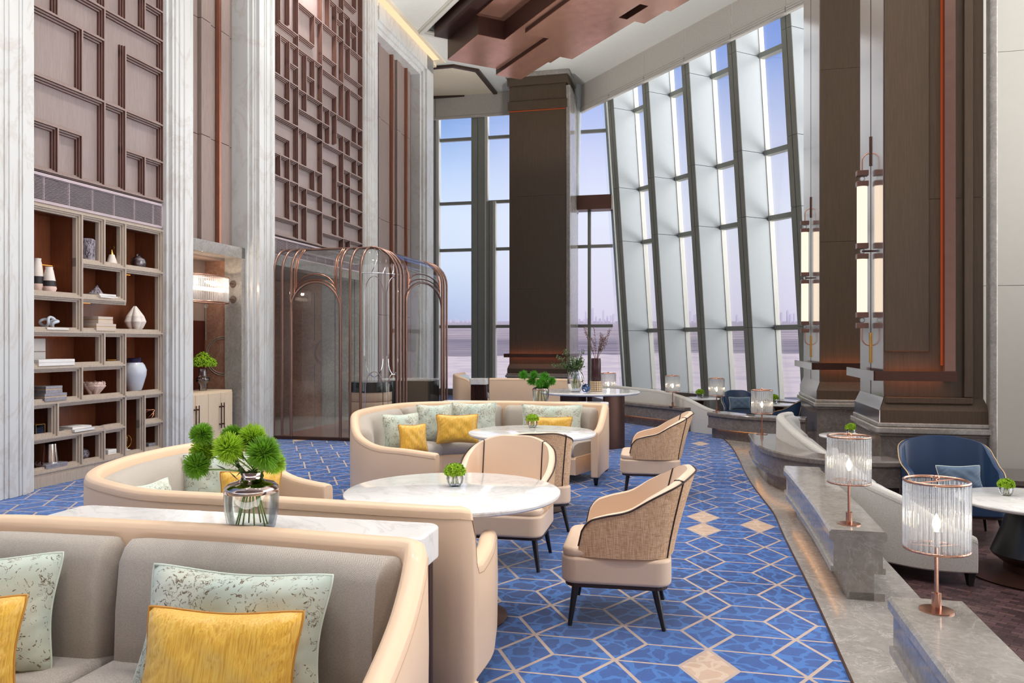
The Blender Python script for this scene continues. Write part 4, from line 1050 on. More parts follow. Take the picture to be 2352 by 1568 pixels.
for px, h, lb in ((86, .40, 'tall white bottle vase with a black band and pink base on the top left shelf'), (113, .31, 'shorter white bottle vase with a black band beside the tall one')):
    lathe_thing('bottle_vase', lb, 'vase', on_shelf(px, 5, -.26 if px == 86 else -.17), [('base', [(.05, 0), (.075, .22*h), (.07, .3*h)], 'pink_c'), ('band', [(.0705, .29*h), (.064, .5*h)], 'black_c'), ('neck', [(.064, .49*h), (.042, .88*h), (.036, .93*h), (.038, h)], 'white_c')])
lathe_thing('cylinder_vase', 'black and white marbled cylinder vase on the top shelf', 'vase', on_shelf(202, 6), [('vase', [(.075, 0), (.078, .02), (.078, .27), (.06, .285)], 'bark')])
o = lathe_thing('cone_ornament', 'white cone ornament with a brass tip and ring', 'ornament', on_shelf(257, 6), [('cone', [(.075, 0), (.03, .14)], 'white_c'), ('brass_tip', [(.03, .14), (.006, .2)], 'brass')])
MB().tube([(.028*cos(a), 0, .228+.028*sin(a)) for a in [2*pi*k/20 for k in range(20)]], .005, 6, closed=True).build('ring', M['brass'], o, smooth=60)
lathe_thing('round_vase', 'small round smoky glass vase on the top right shelf', 'vase', on_shelf(318, 6), [('vase', [(.04, 0), (.085, .045), (.095, .09), (.08, .14), (.03, .175), (.025, .18), (.036, .2)], 'smoke'), ('glass_core', [(.035, .01), (.08, .05), (.088, .09), (.07, .135), (.02, .17)], 'silverl')])
z5 = on_shelf(230, 5)
book('lower of two white books under the black pyramid', z5, -WA+.1, .24, .32, .024)
book('upper of two white books under the black pyramid', (z5[0], z5[1], z5[2]+.024), -WA, .22, .27, .026)
o = thing('pyramid_ornament', 'rough black pyramid ornament on two white books', 'ornament', (z5[0]-.02, z5[1]-.05, z5[2]+.05), .3)
MB().add([(-.07, -.07, 0), (.07, -.07, 0), (.07, .07, 0), (-.07, .07, 0), (0.01, 0, .11)], [(3, 2, 1, 0), (0, 1, 4), (1, 2, 4), (2, 3, 4), (3, 0, 4)]).build('pyramid', M['bark'], o, bevel=.004)
z4 = on_shelf(225, 4)
book('large taupe linen box with brass band, lowest of the pair by the shell vase', z4, -WA, .24, .32, .085, 'boxb', 'storage_box', 'box', None, 'gold')
book('smaller taupe linen box with brass band stacked on the large one', (z4[0], z4[1], z4[2]+.085), -WA, .22, .24, .085, 'boxb', 'storage_box', 'box', None, 'gold')
# ribbed petal vases
def ribbed(label, loc, prof, n, amp, mat, rough=.012, k=120):
    o = thing('ribbed_vase', label, 'vase', loc, .3)
    def rm(a, z): return 1+amp*abs(cos(a*n/2))+.02*sin(z*700)
    P = []
    for i in range(k+1):
        t = i/k*(len(prof)-1); j = min(int(t), len(prof)-2); f = t-j; f = f*f*(3-2*f)
        P.append((prof[j][0]*(1-f)+prof[j+1][0]*f, prof[j][1]*(1-f)+prof[j+1][1]*f))
    MB().lathe(P, 72, r_mod=rm).build('petal_body', M[mat], o, smooth=60); return o
ribbed('white ribbed bud-shaped vase glowing at its foot on the middle right shelf', on_shelf(310, 4, -.2), [(.045, 0), (.075, .06), (.098, .13), (.08, .2), (.045, .27), (.014, .33)], 5, .38, 'white_c')
fo = ribbed('open pink ribbed flower bowl on the fourth shelf', on_shelf(214, 2, -.2), [(.05, 0), (.045, .02), (.10, .12), (.08, .17)], 6, .4, 'pink_c')
for k in range(8):
    a = 2*pi*k/8; pm = MB()
    pm.grid(lambda i, j: ((.06+.07*sin(pi*j*.7))*cos(a+(i-.5)*.9*sin(pi*(.15+.85*j)))*(1+.03*sin(j*90)), (.06+.07*sin(pi*j*.7))*sin(a+(i-.5)*.9*sin(pi*(.15+.85*j)))*(1+.03*sin(j*90)), .05+.13*j), 8, 24)
    pm.build('petal', M['pink_c'], fo, smooth=60, solid=.006)
o = thing('knot_ornament', 'pale blue-grey ceramic chain knot on a white book', 'ornament', (*on_shelf(111, 4)[:2], ZB[4]+.045), 0)
for k, (cx_, cz_, rx_) in enumerate([(-.045, .055, .3), (.02, .07, 1.3), (.06, .05, -.6)]):
    pts = [Vector((.045*cos(a), .02*sin(2*a), .038*sin(a))) for a in [2*pi*j/24 for j in range(24)]]
    MB().tube([(Matrix.Rotation(rx_, 3, 'X') @ Matrix.Rotation(rx_*.8, 3, 'Z') @ p)+Vector((cx_, 0, cz_)) for p in pts], .016, 10, closed=True).build('link', M['vaseblue'], o, smooth=180)
book('white book under the ceramic knot', on_shelf(113, 4), -WA, .24, .3, .025)
z3 = on_shelf(110, 3)
book('long cream lidded box on the third shelf from the floor of the left stack', z3, -WA, .25, .5, .07, 'paper', 'storage_box', 'box')
book('upright cream board leaning behind the long cream box', (*on_shelf(78, 3, -.32)[:2], ZB[3]+.02), -WA, .02, .3, .3, 'paper', 'display_board', 'board')
o = lathe_thing('shallow_bowl', 'shallow gold and black bowl on the small middle shelf', 'bowl', on_shelf(250, 3), [('bowl', [(.03, 0), (.09, .045), (.093, .05), (.085, .045), (.02, .01)], 'brass')])
lathe_thing('ginger_jar', 'large white glazed jar with dark blue neck on the right shelf', 'jar', on_shelf(308, 2, -.2), [('body', [(.075, 0), (.10, .06), (.145, .22), (.15, .29), (.125, .355), (.10, .385)], 'vaseblue'), ('neck', [(.10, .384), (.085, .40), (.09, .43), (.11, .445)], 'vasedark')])
z2 = on_shelf(108, 2)
book('larger silver leather box with brass band in the lower left stack', z2, -WA, .24, .31, .085, 'silverl', 'storage_box', 'box', None, 'gold')
book('smaller silver leather box with brass band on top of the larger one', (z2[0], z2[1]-.02, z2[2]+.085), -WA, .22, .23, .08, 'silverl', 'storage_box', 'box', None, 'gold')
o = thing('cube_frame', 'small brass cube frame lantern at the left end of the shelf', 'ornament', (*on_shelf(82, 1)[:2], ZB[1]+.02), -WA)
f = MB(); e_ = .06
for a in (-e_, e_):
    for b in (-e_, e_): f.tube([(a, b, 0), (a, b, .13)], .004, 4); f.tube([(a, -e_, 0 if b < 0 else .13), (a, e_, 0 if b < 0 else .13)], .004, 4); f.tube([(-e_, a, 0 if b < 0 else .13), (e_, a, 0 if b < 0 else .13)], .004, 4)
f.build('brass_edges', M['brass'], o); MB().box(-.055, .055, -.055, .055, .005, .125).build('glass_walls', M['smoke'], o)
z1 = on_shelf(172, 1)
book('lower white book with dark spine on the long lower shelf', z1, -WA+.05, .26, .32, .03)
book('upper white art book on the long lower shelf', (z1[0], z1[1], z1[2]+.03), -WA-.1, .22, .26, .028)
o = thing('loop_sculpture', 'copper loop sculpture on the small right shelf', 'ornament', (*on_shelf(340, 1)[:2], ZB[1]+.02), 0)
for k in range(2): MB().tube([(.07*cos(a), .03*sin(2*a+k), .075+.065*sin(a+k*.8)) for a in [2*pi*j/28 for j in range(28)]], .007, 8, closed=True).build('loop', M['copper'], o, smooth=180)
z0_ = on_shelf(112, 0)
book('silver leather box under the metal lamp shade on the bottom shelf', (z0_[0], z0_[1], z0_[2]), -WA, .22, .3, .05, 'silverl', 'storage_box', 'box')
lathe_thing('metal_vase', 'tapered brushed metal vase standing on the bottom shelf', 'vase', (*on_shelf(116, 0, -.2)[:2], ZB[0]+.07), [('vase', [(.085, 0), (.065, .2), (.06, .2), (.075, .01)], 'chrome')])
o = thing('wire_knot', 'dark wire knot ornament at the left end of the bottom shelf', 'ornament', (*on_shelf(88, 0, -.12)[:2], ZB[0]+.02), 0)
for k in range(4): MB().tube([Matrix.Rotation(k*.8, 3, 'Z') @ Matrix.Rotation(k*.6, 3, 'X') @ Vector((.045*cos(a), .045*sin(a), 0))+Vector((0, 0, .05)) for a in [2*pi*j/20 for j in range(20)]], .006, 6, closed=True).build('wire_loop', M['bronzed'], o, smooth=180)
o = thing('sphere_ornament', 'mottled grey sphere on the bottom shelf', 'ornament', on_shelf(192, 0, -.2), 0); MB().ball((0, 0, .065), .065, 24, 16).build('sphere', M['bark'], o, smooth=180)
zz_ = on_shelf(247, 0)
book('small white lidded box on the bottom shelf', zz_, -WA, .14, .14, .085, 'paper', 'storage_box', 'box')
o = thing('globe_ornament', 'slim metal armillary ornament on a white base in the tall narrow cell', 'ornament', (*on_shelf(291, 0, -.2)[:2], ZB[0]+.02), 0)
MB().lathe([(.05, 0), (.05, .02), (.01, .03), (.01, .05)], 20).build('base', M['paper'], o)
for k in range(3): MB().tube([Matrix.Rotation(k*1.05, 3, 'Z') @ Vector((.06*cos(a), 0, .13+.08*sin(a))) for a in [2*pi*j/24 for j in range(24)]], .004, 6, closed=True).build('hoop', M['brass'], o, smooth=180)
book('small silver box in the lowest right cell', on_shelf(341, 0), -WA, .12, .14, .07, 'silverl', 'storage_box', 'box')

# ================================================================== SEATING
def seg_path(P, a, b, n):
    """P: list of Vector((x,y,h)) evenly spaced; cut from fraction a to b and resample"""
    N_s = len(P)-1; i0, i1 = a*N_s, b*N_s; pts = []
    for k in range(n):
        t = i0+(i1-i0)*k/(n-1); j = min(int(t), N_s-1); pts.append(P[j].lerp(P[j+1], t-j))
    return pts
def booth(name, label, cat, ctrl, cuts, base_z=.0, shell='leather', back='fab', seat='fab2', basem=None, th=.085, D=.66, sz=.45, zb=.10, group=None, seat_cuts=None, rail=.045, legs=True, arm_in=.0, cz=.0):
    """ctrl: (x, y, top height) along the outer edge of the back, inside on the right-hand side; cuts: fractions between which back cushions sit"""
    P = resample(smooth_path(ctrl, 8), 90)
    ox_, oy_ = ctrl[len(ctrl)//2][0], ctrl[len(ctrl)//2][1]
    P = [Vector((p.x-ox_, p.y-oy_, p.z-base_z)) for p in P]
    o = thing(name, label, cat, (ox_, oy_, base_z), 0, group)
    def fr_(c): return c if not isinstance(c, tuple) else min(range(len(P)), key=lambda k: (P[k].x+ox_-c[0])**2+(P[k].y+oy_-c[1])**2)/(len(P)-1)
    cuts = [fr_(c) for c in cuts]; seat_cuts = [fr_(c) for c in seat_cuts] if seat_cuts else None
    def prof(i, t):
        h = P[i].z; return [(0, zb), (-.004, h*.6), (0, h-.035), (.008, h-.010), (.028, h), (th-.028, h), (th-.008, h-.010), (th, h-.035), (th, zb)]
    MB().sweep([(p.x, p.y) for p in P], prof).build('shell', M[shell], o, smooth=40, bevel=.012)
    MB().tube([(p.x, p.y, p.z-.045) for p in P], .0022, 4).build('seam', M['seamleather'] if shell == 'leather' else M['fab4'], o)
    for a, b in zip(cuts, cuts[1:]):
        n = 36; Q = seg_path(P, a+.003, b-.003, n)
        def bp(i, t, Q=Q):
            e = min(t, 1-t)/.05; e = sqrt(max(0, 1-(1-min(e, 1))**2)); h = Q[i].z-rail; z0_ = sz-.06
            hh = z0_+(h-z0_)*(.92+.08*e) ; d = .13*(.35+.65*e)
            return [(th-.01, z0_), (th-.01, hh-.01), (th+d*.35, hh), (th+d*.7, hh-.022), (th+d*.95, hh-.07), (th+d*1.12, (hh+z0_)/2), (th+d*1.2, z0_)]
        MB().sweep([(p.x, p.y) for p in Q], bp).build('back_cushion', M[back], o, smooth=60, sub=0)
    c0, c1_ = (seat_cuts or cuts)[0], (seat_cuts or cuts)[-1]
    for a, b in zip((seat_cuts or cuts), (seat_cuts or cuts)[1:]):
        n = 30; Q = seg_path(P, a+.002, b-.002, n)
        def sp(i, t, Q=Q):
            e = min(t, 1-t)/.04; e = sqrt(max(0, 1-(1-min(e, 1))**2)); zt_ = sz-.02*(1-e)
            return [(th, sz-.16), (th, zt_), (D-.12, zt_+.012), (D-.03, zt_-.008), (D, zt_-.05), (D, sz-.12), (D-.03, sz-.16)]
        MB().sweep([(p.x, p.y) for p in Q], sp).build('seat_cushion', M[seat], o, smooth=60)
    Q = seg_path(P, c0, c1_, 40)
    MB().sweep([(p.x, p.y) for p in Q], lambda i, t: [(th-.02, zb), (th-.02, sz-.155), (D-.03, sz-.155), (D-.01, sz-.18), (D-.02, zb)]).build('seat_base', M[basem or shell], o, smooth=40)
    if legs:
        for f in (.02, .5, .98):
            q_ = seg_path(P, f, min(f+.01, 1), 2); d = (q_[1]-q_[0]) if f < .99 else Vector((1, 0, 0)); d = Vector((d.x, d.y)).normalized(); nr = Vector((d.y, -d.x))
            for off in (.05, D-.08):
                if off > .1 and not (c0 <= f <= c1_): continue
                x, y = q_[0].x+nr.x*off, q_[0].y+nr.y*off
                MB().add([(x-.016, y-.016, 0), (x+.016, y-.016, 0), (x+.016, y+.016, 0), (x-.016, y+.016, 0), (x-.03, y-.03, zb), (x+.03, y-.03, zb), (x+.03, y+.03, zb), (x-.03, y+.03, zb)],
                         [(3, 2, 1, 0), (4, 5, 6, 7), (0, 1, 5, 4), (1, 2, 6, 5), (2, 3, 7, 6), (3, 0, 4, 7)]).build('leg', M['legs'], o)
    return o
# foreground booth, its mate behind the console, and the booth round the second table
booth('curved_sofa', 'nearest cream leather sofa with grey herringbone back cushions facing the camera', 'sofa',
      [(-3.3, 2.75, .86), (-2.75, 3.1, .86), (-2.1, 3.19, .86), (-1.6, 3.12, .86), (-1.13, 3.03, .86), (-.88, 2.965, .86), (-.5, 2.85, .86), (-.335, 2.79, .86), (-.29, 2.70, .84), (-.30, 2.45, .72), (-.335, 2.15, .63), (-.36, 1.95, .61)],
      [.0, .28, .487, .785], th=.085, sz=.39)
booth('curved_sofa', 'cream leather booth sofa curling round the nearest marble table, seen from behind', 'sofa',
      [(-.075, 4.0, .60), (-.08, 3.82, .62), (-.09, 3.62, .61), (-.145, 3.40, .60), (-.165, 3.33, .84), (-.25, 3.31, .85), (-.6, 3.40, .85), (-1.05, 3.53, .85), (-1.4, 3.62, .85), (-1.76, 3.72, .85), (-2.06, 3.93, .85), (-2.26, 4.14, .85), (-2.38, 4.42, .85), (-2.42, 4.75, .85), (-2.41, 5.0, .85), (-2.34, 5.36, .85),
       (-2.2, 5.62, .85), (-1.98, 5.72, .84), (-1.75, 5.66, .72), (-1.5, 5.48, .63), (-1.2, 5.26, .61)], [(-.24, 3.31), (-1.3, 3.6), (-2.3, 4.2), (-2.0, 5.72)], seat_cuts=[(-.23, 3.31), (-2.06, 3.93), (-1.85, 5.7)])
booth('curved_sofa', 'cream leather booth sofa with grey cushions curling round the second marble table', 'sofa',
      [(-.66, 6.72, .60), (-.95, 6.86, .62), (-1.25, 7.05, .63), (-1.48, 7.35, .70), (-1.60, 7.75, .82), (-1.64, 8.1, .85), (-1.58, 8.6, .85), (-1.40, 9.1, .85), (-1.15, 9.38, .85), (-.6, 9.56, .85), (0, 9.58, .85), (.6, 9.42, .85), (1.02, 9.2, .85), (1.12, 9.1, .85), (1.10, 9.0, .8), (1.02, 8.75, .63), (.93, 8.42, .60)],
      [(-1.53, 7.5), (-1.40, 9.1), (-.08, 9.58), (1.04, 9.19)], seat_cuts=[(-1.3, 7.1), (-1.40, 9.1), (-.08, 9.58), (1.05, 9.18)], D=.7)
# booths further back
booth('curved_sofa', 'far cream leather sofa seen from behind, beyond the green flowers', 'sofa', [(1.35, 15.25, .85), (1.0, 15.45, .85), (.6, 15.6, .85), (0, 15.72, .85), (-.46, 15.74, .85)], [.05, .5, .92])
booth('curved_sofa', 'far cream sofa end with pale blue lining by the end window', 'sofa', [(-.72, 16.55, .62), (-.95, 16.5, .8), (-1.16, 16.6, .86), (-1.26, 16.9, .88), (-1.3, 17.5, .88), (-1.15, 18.2, .88)], [.3, .98], back='pale_blue')

# pillows ---------------------------------------------------------------
def pillow(label, loc, wd, ht, rz, kind='mint', tilt=-.25, th=.13, roll=0, group=None):
    o = thing('throw_pillow', label, 'pillow', loc, 0, group); o.rotation_euler = (tilt, roll, rz)
    rnd = random.Random(hash(label) % 1000 if False else sum(map(ord, label)))
    ph = [rnd.uniform(0, 6) for _ in range(4)]
    def edge_(u, v):
        x = wd/2*u*(1-.07*(1-v*v)**2*abs(u)); z = ht/2+ht/2*v*(1-.09*(1-u*u)**2*abs(v)); return x, z
    m = MB()
    for sg in (-1, 1):
        def fn(i, j, sg=sg):
            u, v = 2*i-1, 2*j-1; x, z = edge_(u, v)
            y = th/2*(max(1-u**4, 0)**.55)*(max(1-v**4, 0)**.55)
            y += .006*sin(9*u+ph[0])*sin(7*v+ph[1])*(1-u*u)*(1-v*v)+.006*(max(abs(u), abs(v))**6)*(1-max(abs(u), abs(v)))*14*sin(22*(u-v)+ph[2])
            return (x, sg*y, z)
        m.grid(fn, 28, 20)
    m.build('cushion', M[kind], o, smooth=180)
    pts = []
    for k in range(96):
        t = k/96*4; s_, f = int(t), t-int(t); g = 2*f-1
        u, v = [(g, -1), (1, g), (-g, 1), (-1, -g)][s_]
        x, z = edge_(u, v); pts.append((x, 0, z))
    MB().tube(pts, .0042, 6, closed=True).build('piping', M['yelpipe' if kind == 'yellow' else 'mintpipe'], o, smooth=180)
    return o
pillow('large mint patterned pillow on the nearest sofa', (-.95, 2.56, .375), .67, .42, -.2, 'mint', -.3, .15)
pillow('large yellow silk pillow leaning on the mint one, nearest sofa', (-.915, 2.38, .385), .51, .34, -.1, 'yellow', -.3, .14)
pillow('mint patterned pillow cut by the picture edge on the nearest sofa', (-1.93, 2.72, .375), .6, .42, .2, 'mint', -.3, .15)
pillow('yellow silk pillow cut by the picture edge on the nearest sofa', (-1.84, 2.5, .39), .46, .33, .15, 'yellow', -.3, .13)
pillow('mint pillow seen edge-on at the left curve of the booth sofa', (-2.1, 4.62, .40), .36, .33, 1.3, 'mint', -.2, .12)
pillow('mint patterned pillow behind the vase of green flowers', (-1.94, 5.2, .45), .46, .37, .35, 'mint', -.25)
pillow('yellow pillow behind the vase of green flowers', (-1.68, 5.02, .45), .38, .28, .2, 'yellow', -.25, .12)
pillow('leftmost mint pillow on the second booth sofa', (-1.12, 8.05, .45), .40, .38, .5, 'mint', -.25)
pillow('leftmost small yellow pillow on the second booth sofa', (-.98, 7.86, .45), .29, .29, .45, 'yellow', -.25, .11)
pillow('second mint pillow from the left on the second booth sofa', (-.86, 8.78, .45), .40, .42, .25, 'mint', -.25)
pillow('wide yellow pillow between two mint ones on the second booth sofa', (-.60, 8.62, .45), .46, .32, .12, 'yellow', -.25, .12)
pillow('mint pillow right of the wide yellow one, second booth sofa', (-.44, 9.05, .45), .52, .42, .05, 'mint', -.25)
pillow('rightmost wide mint pillow on the second booth sofa', (.45, 8.98, .45), .70, .40, -.12, 'mint', -.25)
pillow('rightmost low yellow pillow behind the second marble table', (.41, 8.78, .45), .52, .28, -.12, 'yellow', -.25, .12)

# consoles ----------------------------------------------------------------
def console(label, a, b, dpt, zt, top_th=.13):
    a, b = Vector(a), Vector(b); L_ = (b-a).length; rz = atan2((b-a).y, (b-a).x)
    o = thing('console_table', label, 'console', (*a, 0), rz)
    r = .06; poly = []
    for (cx_, cy_, a0) in ((L_-r, dpt-r, 0), (r, dpt-r, pi/2), (r, r, pi), (L_-r, r, 1.5*pi)):
        poly += [(cx_+r*cos(a0+pi/2*k/6), cy_+r*sin(a0+pi/2*k/6)) for k in range(7)]
    MB().prism(poly, zt-top_th, zt).build('marble_top', M['white_marble'], o, bevel=.012, seg=3)
    m = MB(); x = .03
    base = MB().box(.03, L_-.03, .04, dpt-.03, .0, zt-top_th); base.build('base', M['bronzed'], o)
    n = int((L_-.06)/.03)
    for k in range(n): m.tube([(.04+.03*k, .035, .01), (.04+.03*k, .035, zt-top_th)], .012, 6); m.tube([(.04+.03*k, dpt-.028, .01), (.04+.03*k, dpt-.028, zt-top_th)], .012, 6)
    for k in range(int((dpt-.1)/.03)): m.tube([(L_-.025, .055+.03*k, .01), (L_-.025, .055+.03*k, zt-top_th)], .012, 6)
    m.build('ribbing', M['bronzed'], o, smooth=60)
    return o
console('marble-topped console with ribbed bronze base between the two nearest sofas', (-1.98, 3.27), (-.34, 2.90), .27, .825)
console('marble-topped console behind the second booth sofa', (-.9, 9.72), (1.16, 9.42), .3, .825)
console('far marble-topped console between the two far cream sofas', (-.88, 16.05), (-.52, 16.0), .3, .83)

# armchairs ------------------------------------------------------------------
def armchair(name, label, loc, rz, group, leath='leather2', outer='weave', pipe='pipe', hb=.84, ha=.60, w_=.30, base_z=0, inner_pipe=True):
    o = thing(name, label, 'armchair', (loc[0], loc[1], base_z), rz, group)
    # seat block
    def rr(hx, y0, y1, r, n=5):
        pl = []
        for (cx_, cy_, a0) in ((hx-r, y1-r, 0), (-hx+r, y1-r, pi/2), (-hx+r, y0+r, pi), (hx-r, y0+r, 1.5*pi)):
            pl += [(cx_+r*cos(a0+pi/2*k/n), cy_+r*sin(a0+pi/2*k/n)) for k in range(n+1)]
        return pl
    MB().prism(rr(w_-.005, -.31, .29, .09), .235, .385).build('seat_base', M[leath], o, bevel=.022, seg=3)
    MB().prism(rr(w_-.01, -.2, .285, .08), .375, .435).build('seat_cushion', M[leath], o, bevel=.028, seg=4)
    MB().prism(rr(w_-.015, -.29, .27, .08), .218, .238).build('seat_frame', M['pipe'], o)
    for sx_ in (-1, 1):
        for (y0, y1) in ((.21, .24), (-.22, -.27)):
            x0, x1 = sx_*(w_-.07), sx_*(w_-.035)
            MB().tube([(x0, y0, .222), (x1, y1, 0)], [.021, .012], 12).build('leg', M['legs'], o, smooth=60)
    # shell: plan and height along U
    C = [(-w_+.02, .19, ha-.03), (-w_, .05, ha+.015), (-w_-.005, -.08, ha+.05), (-w_+.005, -.18, ha+.12), (-w_+.05, -.265, hb-.055), (-.15, -.31, hb-.005), (0, -.325, hb), (.15, -.31, hb-.005), (w_-.05, -.265, hb-.055), (w_-.005, -.18, ha+.12), (w_+.005, -.08, ha+.05), (w_, .05, ha+.015), (w_-.02, .19, ha-.03)]
    P = resample(smooth_path(C, 8), 81); zb_ = .385; n = len(P); nz = 10
    def nrm(i):
        d = P[min(i+1, n-1)]-P[max(i-1, 0)]; d = Vector((d.x, d.y)).normalized(); return Vector((-d.y, d.x))
    def hgt(i):
        t = min(i, n-1-i)/n; e = min(t/.055, 1); e = sqrt(max(0, 1-(1-e)**2)); return zb_+.06+(P[i].z-zb_-.06)*e
    def outp(i, f, off=0.0):
        h = hgt(i); z = zb_+(h-zb_)*f; back = max(0, -P[i].y)/.32; q_ = (z-zb_)/(hb-zb_)
        ln = (.02+.10*back**2)*q_**1.2; nn = nrm(i)
        # normals point to the outside of the U
        sgn = 1 if nn.dot(Vector((P[i].x, P[i].y+.02))) > 0 else -1
        return Vector((P[i].x, P[i].y, z))+Vector((nn.x*sgn*(ln*(1-back)+off), nn.y*sgn*(ln*(1-back)+off)-0, 0))+Vector((0, -ln*back, 0))
    TH = .045
    vs = []; fs = []
    row = [(1, 0)]
    for i in range(n):
        ring = [outp(i, k/nz) for k in range(nz+1)]
        ring[-1] = ring[-1]+Vector((0, 0, -.008))
        ring += [outp(i, 1, -TH*.3)+Vector((0, 0, .004)), outp(i, 1, -TH*.75)+Vector((0, 0, .002))]
        ring += [outp(i, k/nz, -TH) for k in range(nz, -1, -1)]
        vs += ring
    m_ = len(vs)//n
    for i in range(n-1):
        for k in range(m_): fs.append((i*m_+k, i*m_+(k+1) % m_, (i+1)*m_+(k+1) % m_, (i+1)*m_+k))
    fs += [tuple(range(m_))[::-1], tuple((n-1)*m_+k for k in range(m_))]
    MB().add(vs, fs).build('shell', M[leath], o, smooth=50)
    ia, ib = int(n*.35), int(n*.65)
    for (a, b, nm) in ((0, ia, 'woven_side' if outer == 'weave' else 'side_panel'), (ia, ib, 'woven_back' if outer == 'weave' else 'back_outer'), (ib, n-1, 'woven_side' if outer == 'weave' else 'side_panel')):
        g = MB(); g.grid(lambda i, j: outp(int(round(a+(b-a)*i)), .01+.955*j, .005), b-a, 12)
        g.build(nm, M[outer], o, smooth=60)
    MB().tube([outp(i, .985, .006) for i in range(0, n)], .0052, 6).build('piping', M[pipe], o, smooth=60)
    for i in (ia, ib): MB().tube([outp(i, k/12, .007) for k in range(13)], .0045, 6).build('piping', M[pipe], o, smooth=60)
    if inner_pipe:
        for i in (ia, ib): MB().tube([outp(i, k/12, -TH-.003) for k in range(2, 13)]+[outp(i, 1, -TH*.5)+Vector((0, 0, .004)), outp(i, 1, .004)], .0042, 6).build('inner_piping', M[pipe], o, smooth=60)
    return o
g_ = 'cream armchairs with woven outer shells'
armchair('armchair', 'nearest cream armchair with woven side and black legs on the open carpet', (.60, 4.53), radians(80), g_)
armchair('armchair', 'cream armchair with woven side beyond the nearest one, facing left', (1.42, 8.12), radians(80), g_)
armchair('armchair', 'cream armchair facing the camera behind the nearest marble table', (-.06, 5.60), radians(168), g_, w_=.33)
armchair('armchair', 'armchair showing its woven back, drawn up to the second marble table', (.10, 6.62), radians(15), g_, w_=.34)
gb = 'navy leather armchairs with pale piping'
armchair('armchair', 'navy leather armchair with a small cushion at the foot of the near pillar', (4.10, 7.30), radians(166), gb, 'bluel', 'bluel', 'gold', .88, .60, .40, -.24, False)
armchair('armchair', 'navy leather armchair with a small cushion by the far leaning windows', (4.58, 15.8), radians(170), gb, 'bluel', 'bluel', 'gold', .82, .56, .32, -.24, False)
armchair('armchair', 'dark navy armchair seen from behind beside the second pillar', (5.08, 14.3), radians(40), gb, 'bluel', 'bluel', 'gold', .82, .56, .33, -.24, False)
pillow('small grey-blue cushion on the navy armchair by the near pillar', (4.07, 7.10, .21), .40, .23, .0, 'bluep', -.25, .11)
pillow('small grey-blue cushion on the navy armchair by the far windows', (4.55, 15.62, .22), .42, .26, .0, 'bluep', -.25, .11)

# pale grey sofas on the lower level ------------------------------------------
gs = dict(shell='fab3', back='fab4', seat='fab4', base_z=-.24, th=.10, D=.7, sz=.40, rail=.03)
booth('curved_sofa', 'pale grey curved sofa behind the nearest crystal lamps', 'sofa', [(3.42, 5.74, .12), (3.2, 5.78, .22), (2.98, 5.92, .36), (2.80, 6.2, .45), (2.74, 6.6, .53), (2.80, 7.0, .57), (2.98, 7.4, .57)], [.08, .45, .97], **gs)
booth('curved_sofa', 'pale grey curved sofa behind the rounded stone platform', 'sofa', [(3.75, 7.95, .2), (3.42, 8.05, .30), (3.2, 8.35, .45), (3.12, 8.8, .58), (3.16, 9.3, .66), (3.28, 9.7, .68), (3.5, 10.0, .68)], [.08, .45, .97], **gs)
booth('curved_sofa', 'long pale grey curved sofa by the far leaning windows', 'sofa', [(3.52, 13.25, .38), (3.28, 13.5, .46), (3.02, 14.0, .60), (2.72, 14.6, .67), (2.35, 15.2, .69), (2.05, 16.0, .69), (1.95, 16.8, .69)], [.05, .35, .65, .97], **gs)

# stone benches ---------------------------------------------------------------
def bench(label, ctrl, wd=.29, mat='grey_stone', k=6):
    P = resample(smooth_path([(*p, 0) for p in ctrl], k), 40)
    ox_, oy_ = P[20].x, P[20].y; Q = [(p.x-ox_, p.y-oy_) for p in P]
    o = thing('stone_bench', label, 'stone ledge', (ox_, oy_, 0), 0, 'low stone ledges between carpet and lower floor')
    MB().sweep(Q, lambda i, t: [(.0, .355), (-.012, .368), (-.012, .405), (0, .42), (wd, .42), (wd+.012, .405), (wd+.012, .368), (wd, .355)]).build('top_slab', M[mat], o, smooth=30)
    MB().sweep(Q, lambda i, t: [(.012, .2), (.012, .356), (wd-.012, .356), (wd-.012, .2)]).build('body', M[mat], o, smooth=30)
    MB().sweep(Q, lambda i, t: [(-.004, .165), (-.004, .2), (wd+.004, .2), (wd+.004, .165)]).build('lower_moulding', M[mat], o, smooth=30)
    MB().sweep(Q, lambda i, t: [(.09, 0.004), (.09, .166), (wd-.06, .166), (wd-.06, .004)]).build('recessed_foot', M[mat], o, smooth=30)
    MB().sweep(Q, lambda i, t: [(.1, -.24), (.1, .05), (wd, .05), (wd, -.24)]).build('base_block', M[mat], o, smooth=30)
    MB().sweep(Q[3:-3], lambda i, t: [(.06, .155), (.06, .163), (.075, .163), (.075, .155)]).build('led_strip', M['led'], o)
    return o
bench('nearest polished grey stone ledge carrying the largest crystal lamp', [(1.18, 1.3), (1.38, 2.2), (1.69, 3.50)])
bench('long grey stone ledge with rounded end beside the grey sofa', [(1.94, 4.76), (2.1, 5.4), (2.26, 6.1), (2.40, 6.75), (2.46, 7.05), (2.52, 7.24)], .30)
bench('rounded dark stone platform with lit foot in the middle distance', [(3.75, 7.5), (3.4, 7.52), (3.08, 7.65), (2.84, 7.95), (2.74, 8.4), (2.78, 8.95), (2.90, 9.5), (2.98, 9.85)], .34, 'dark_stone')
bench('dark stone ledge in front of the far navy armchair', [(4.4, 11.75), (3.9, 12.0), (3.5, 12.35), (3.22, 12.9)], .34, 'dark_stone')
bench('farthest dark stone ledge in front of the long grey sofa', [(3.03, 13.7), (2.68, 14.3), (2.2, 15.1), (1.85, 15.9), (1.7, 16.8)], .22, 'dark_stone')

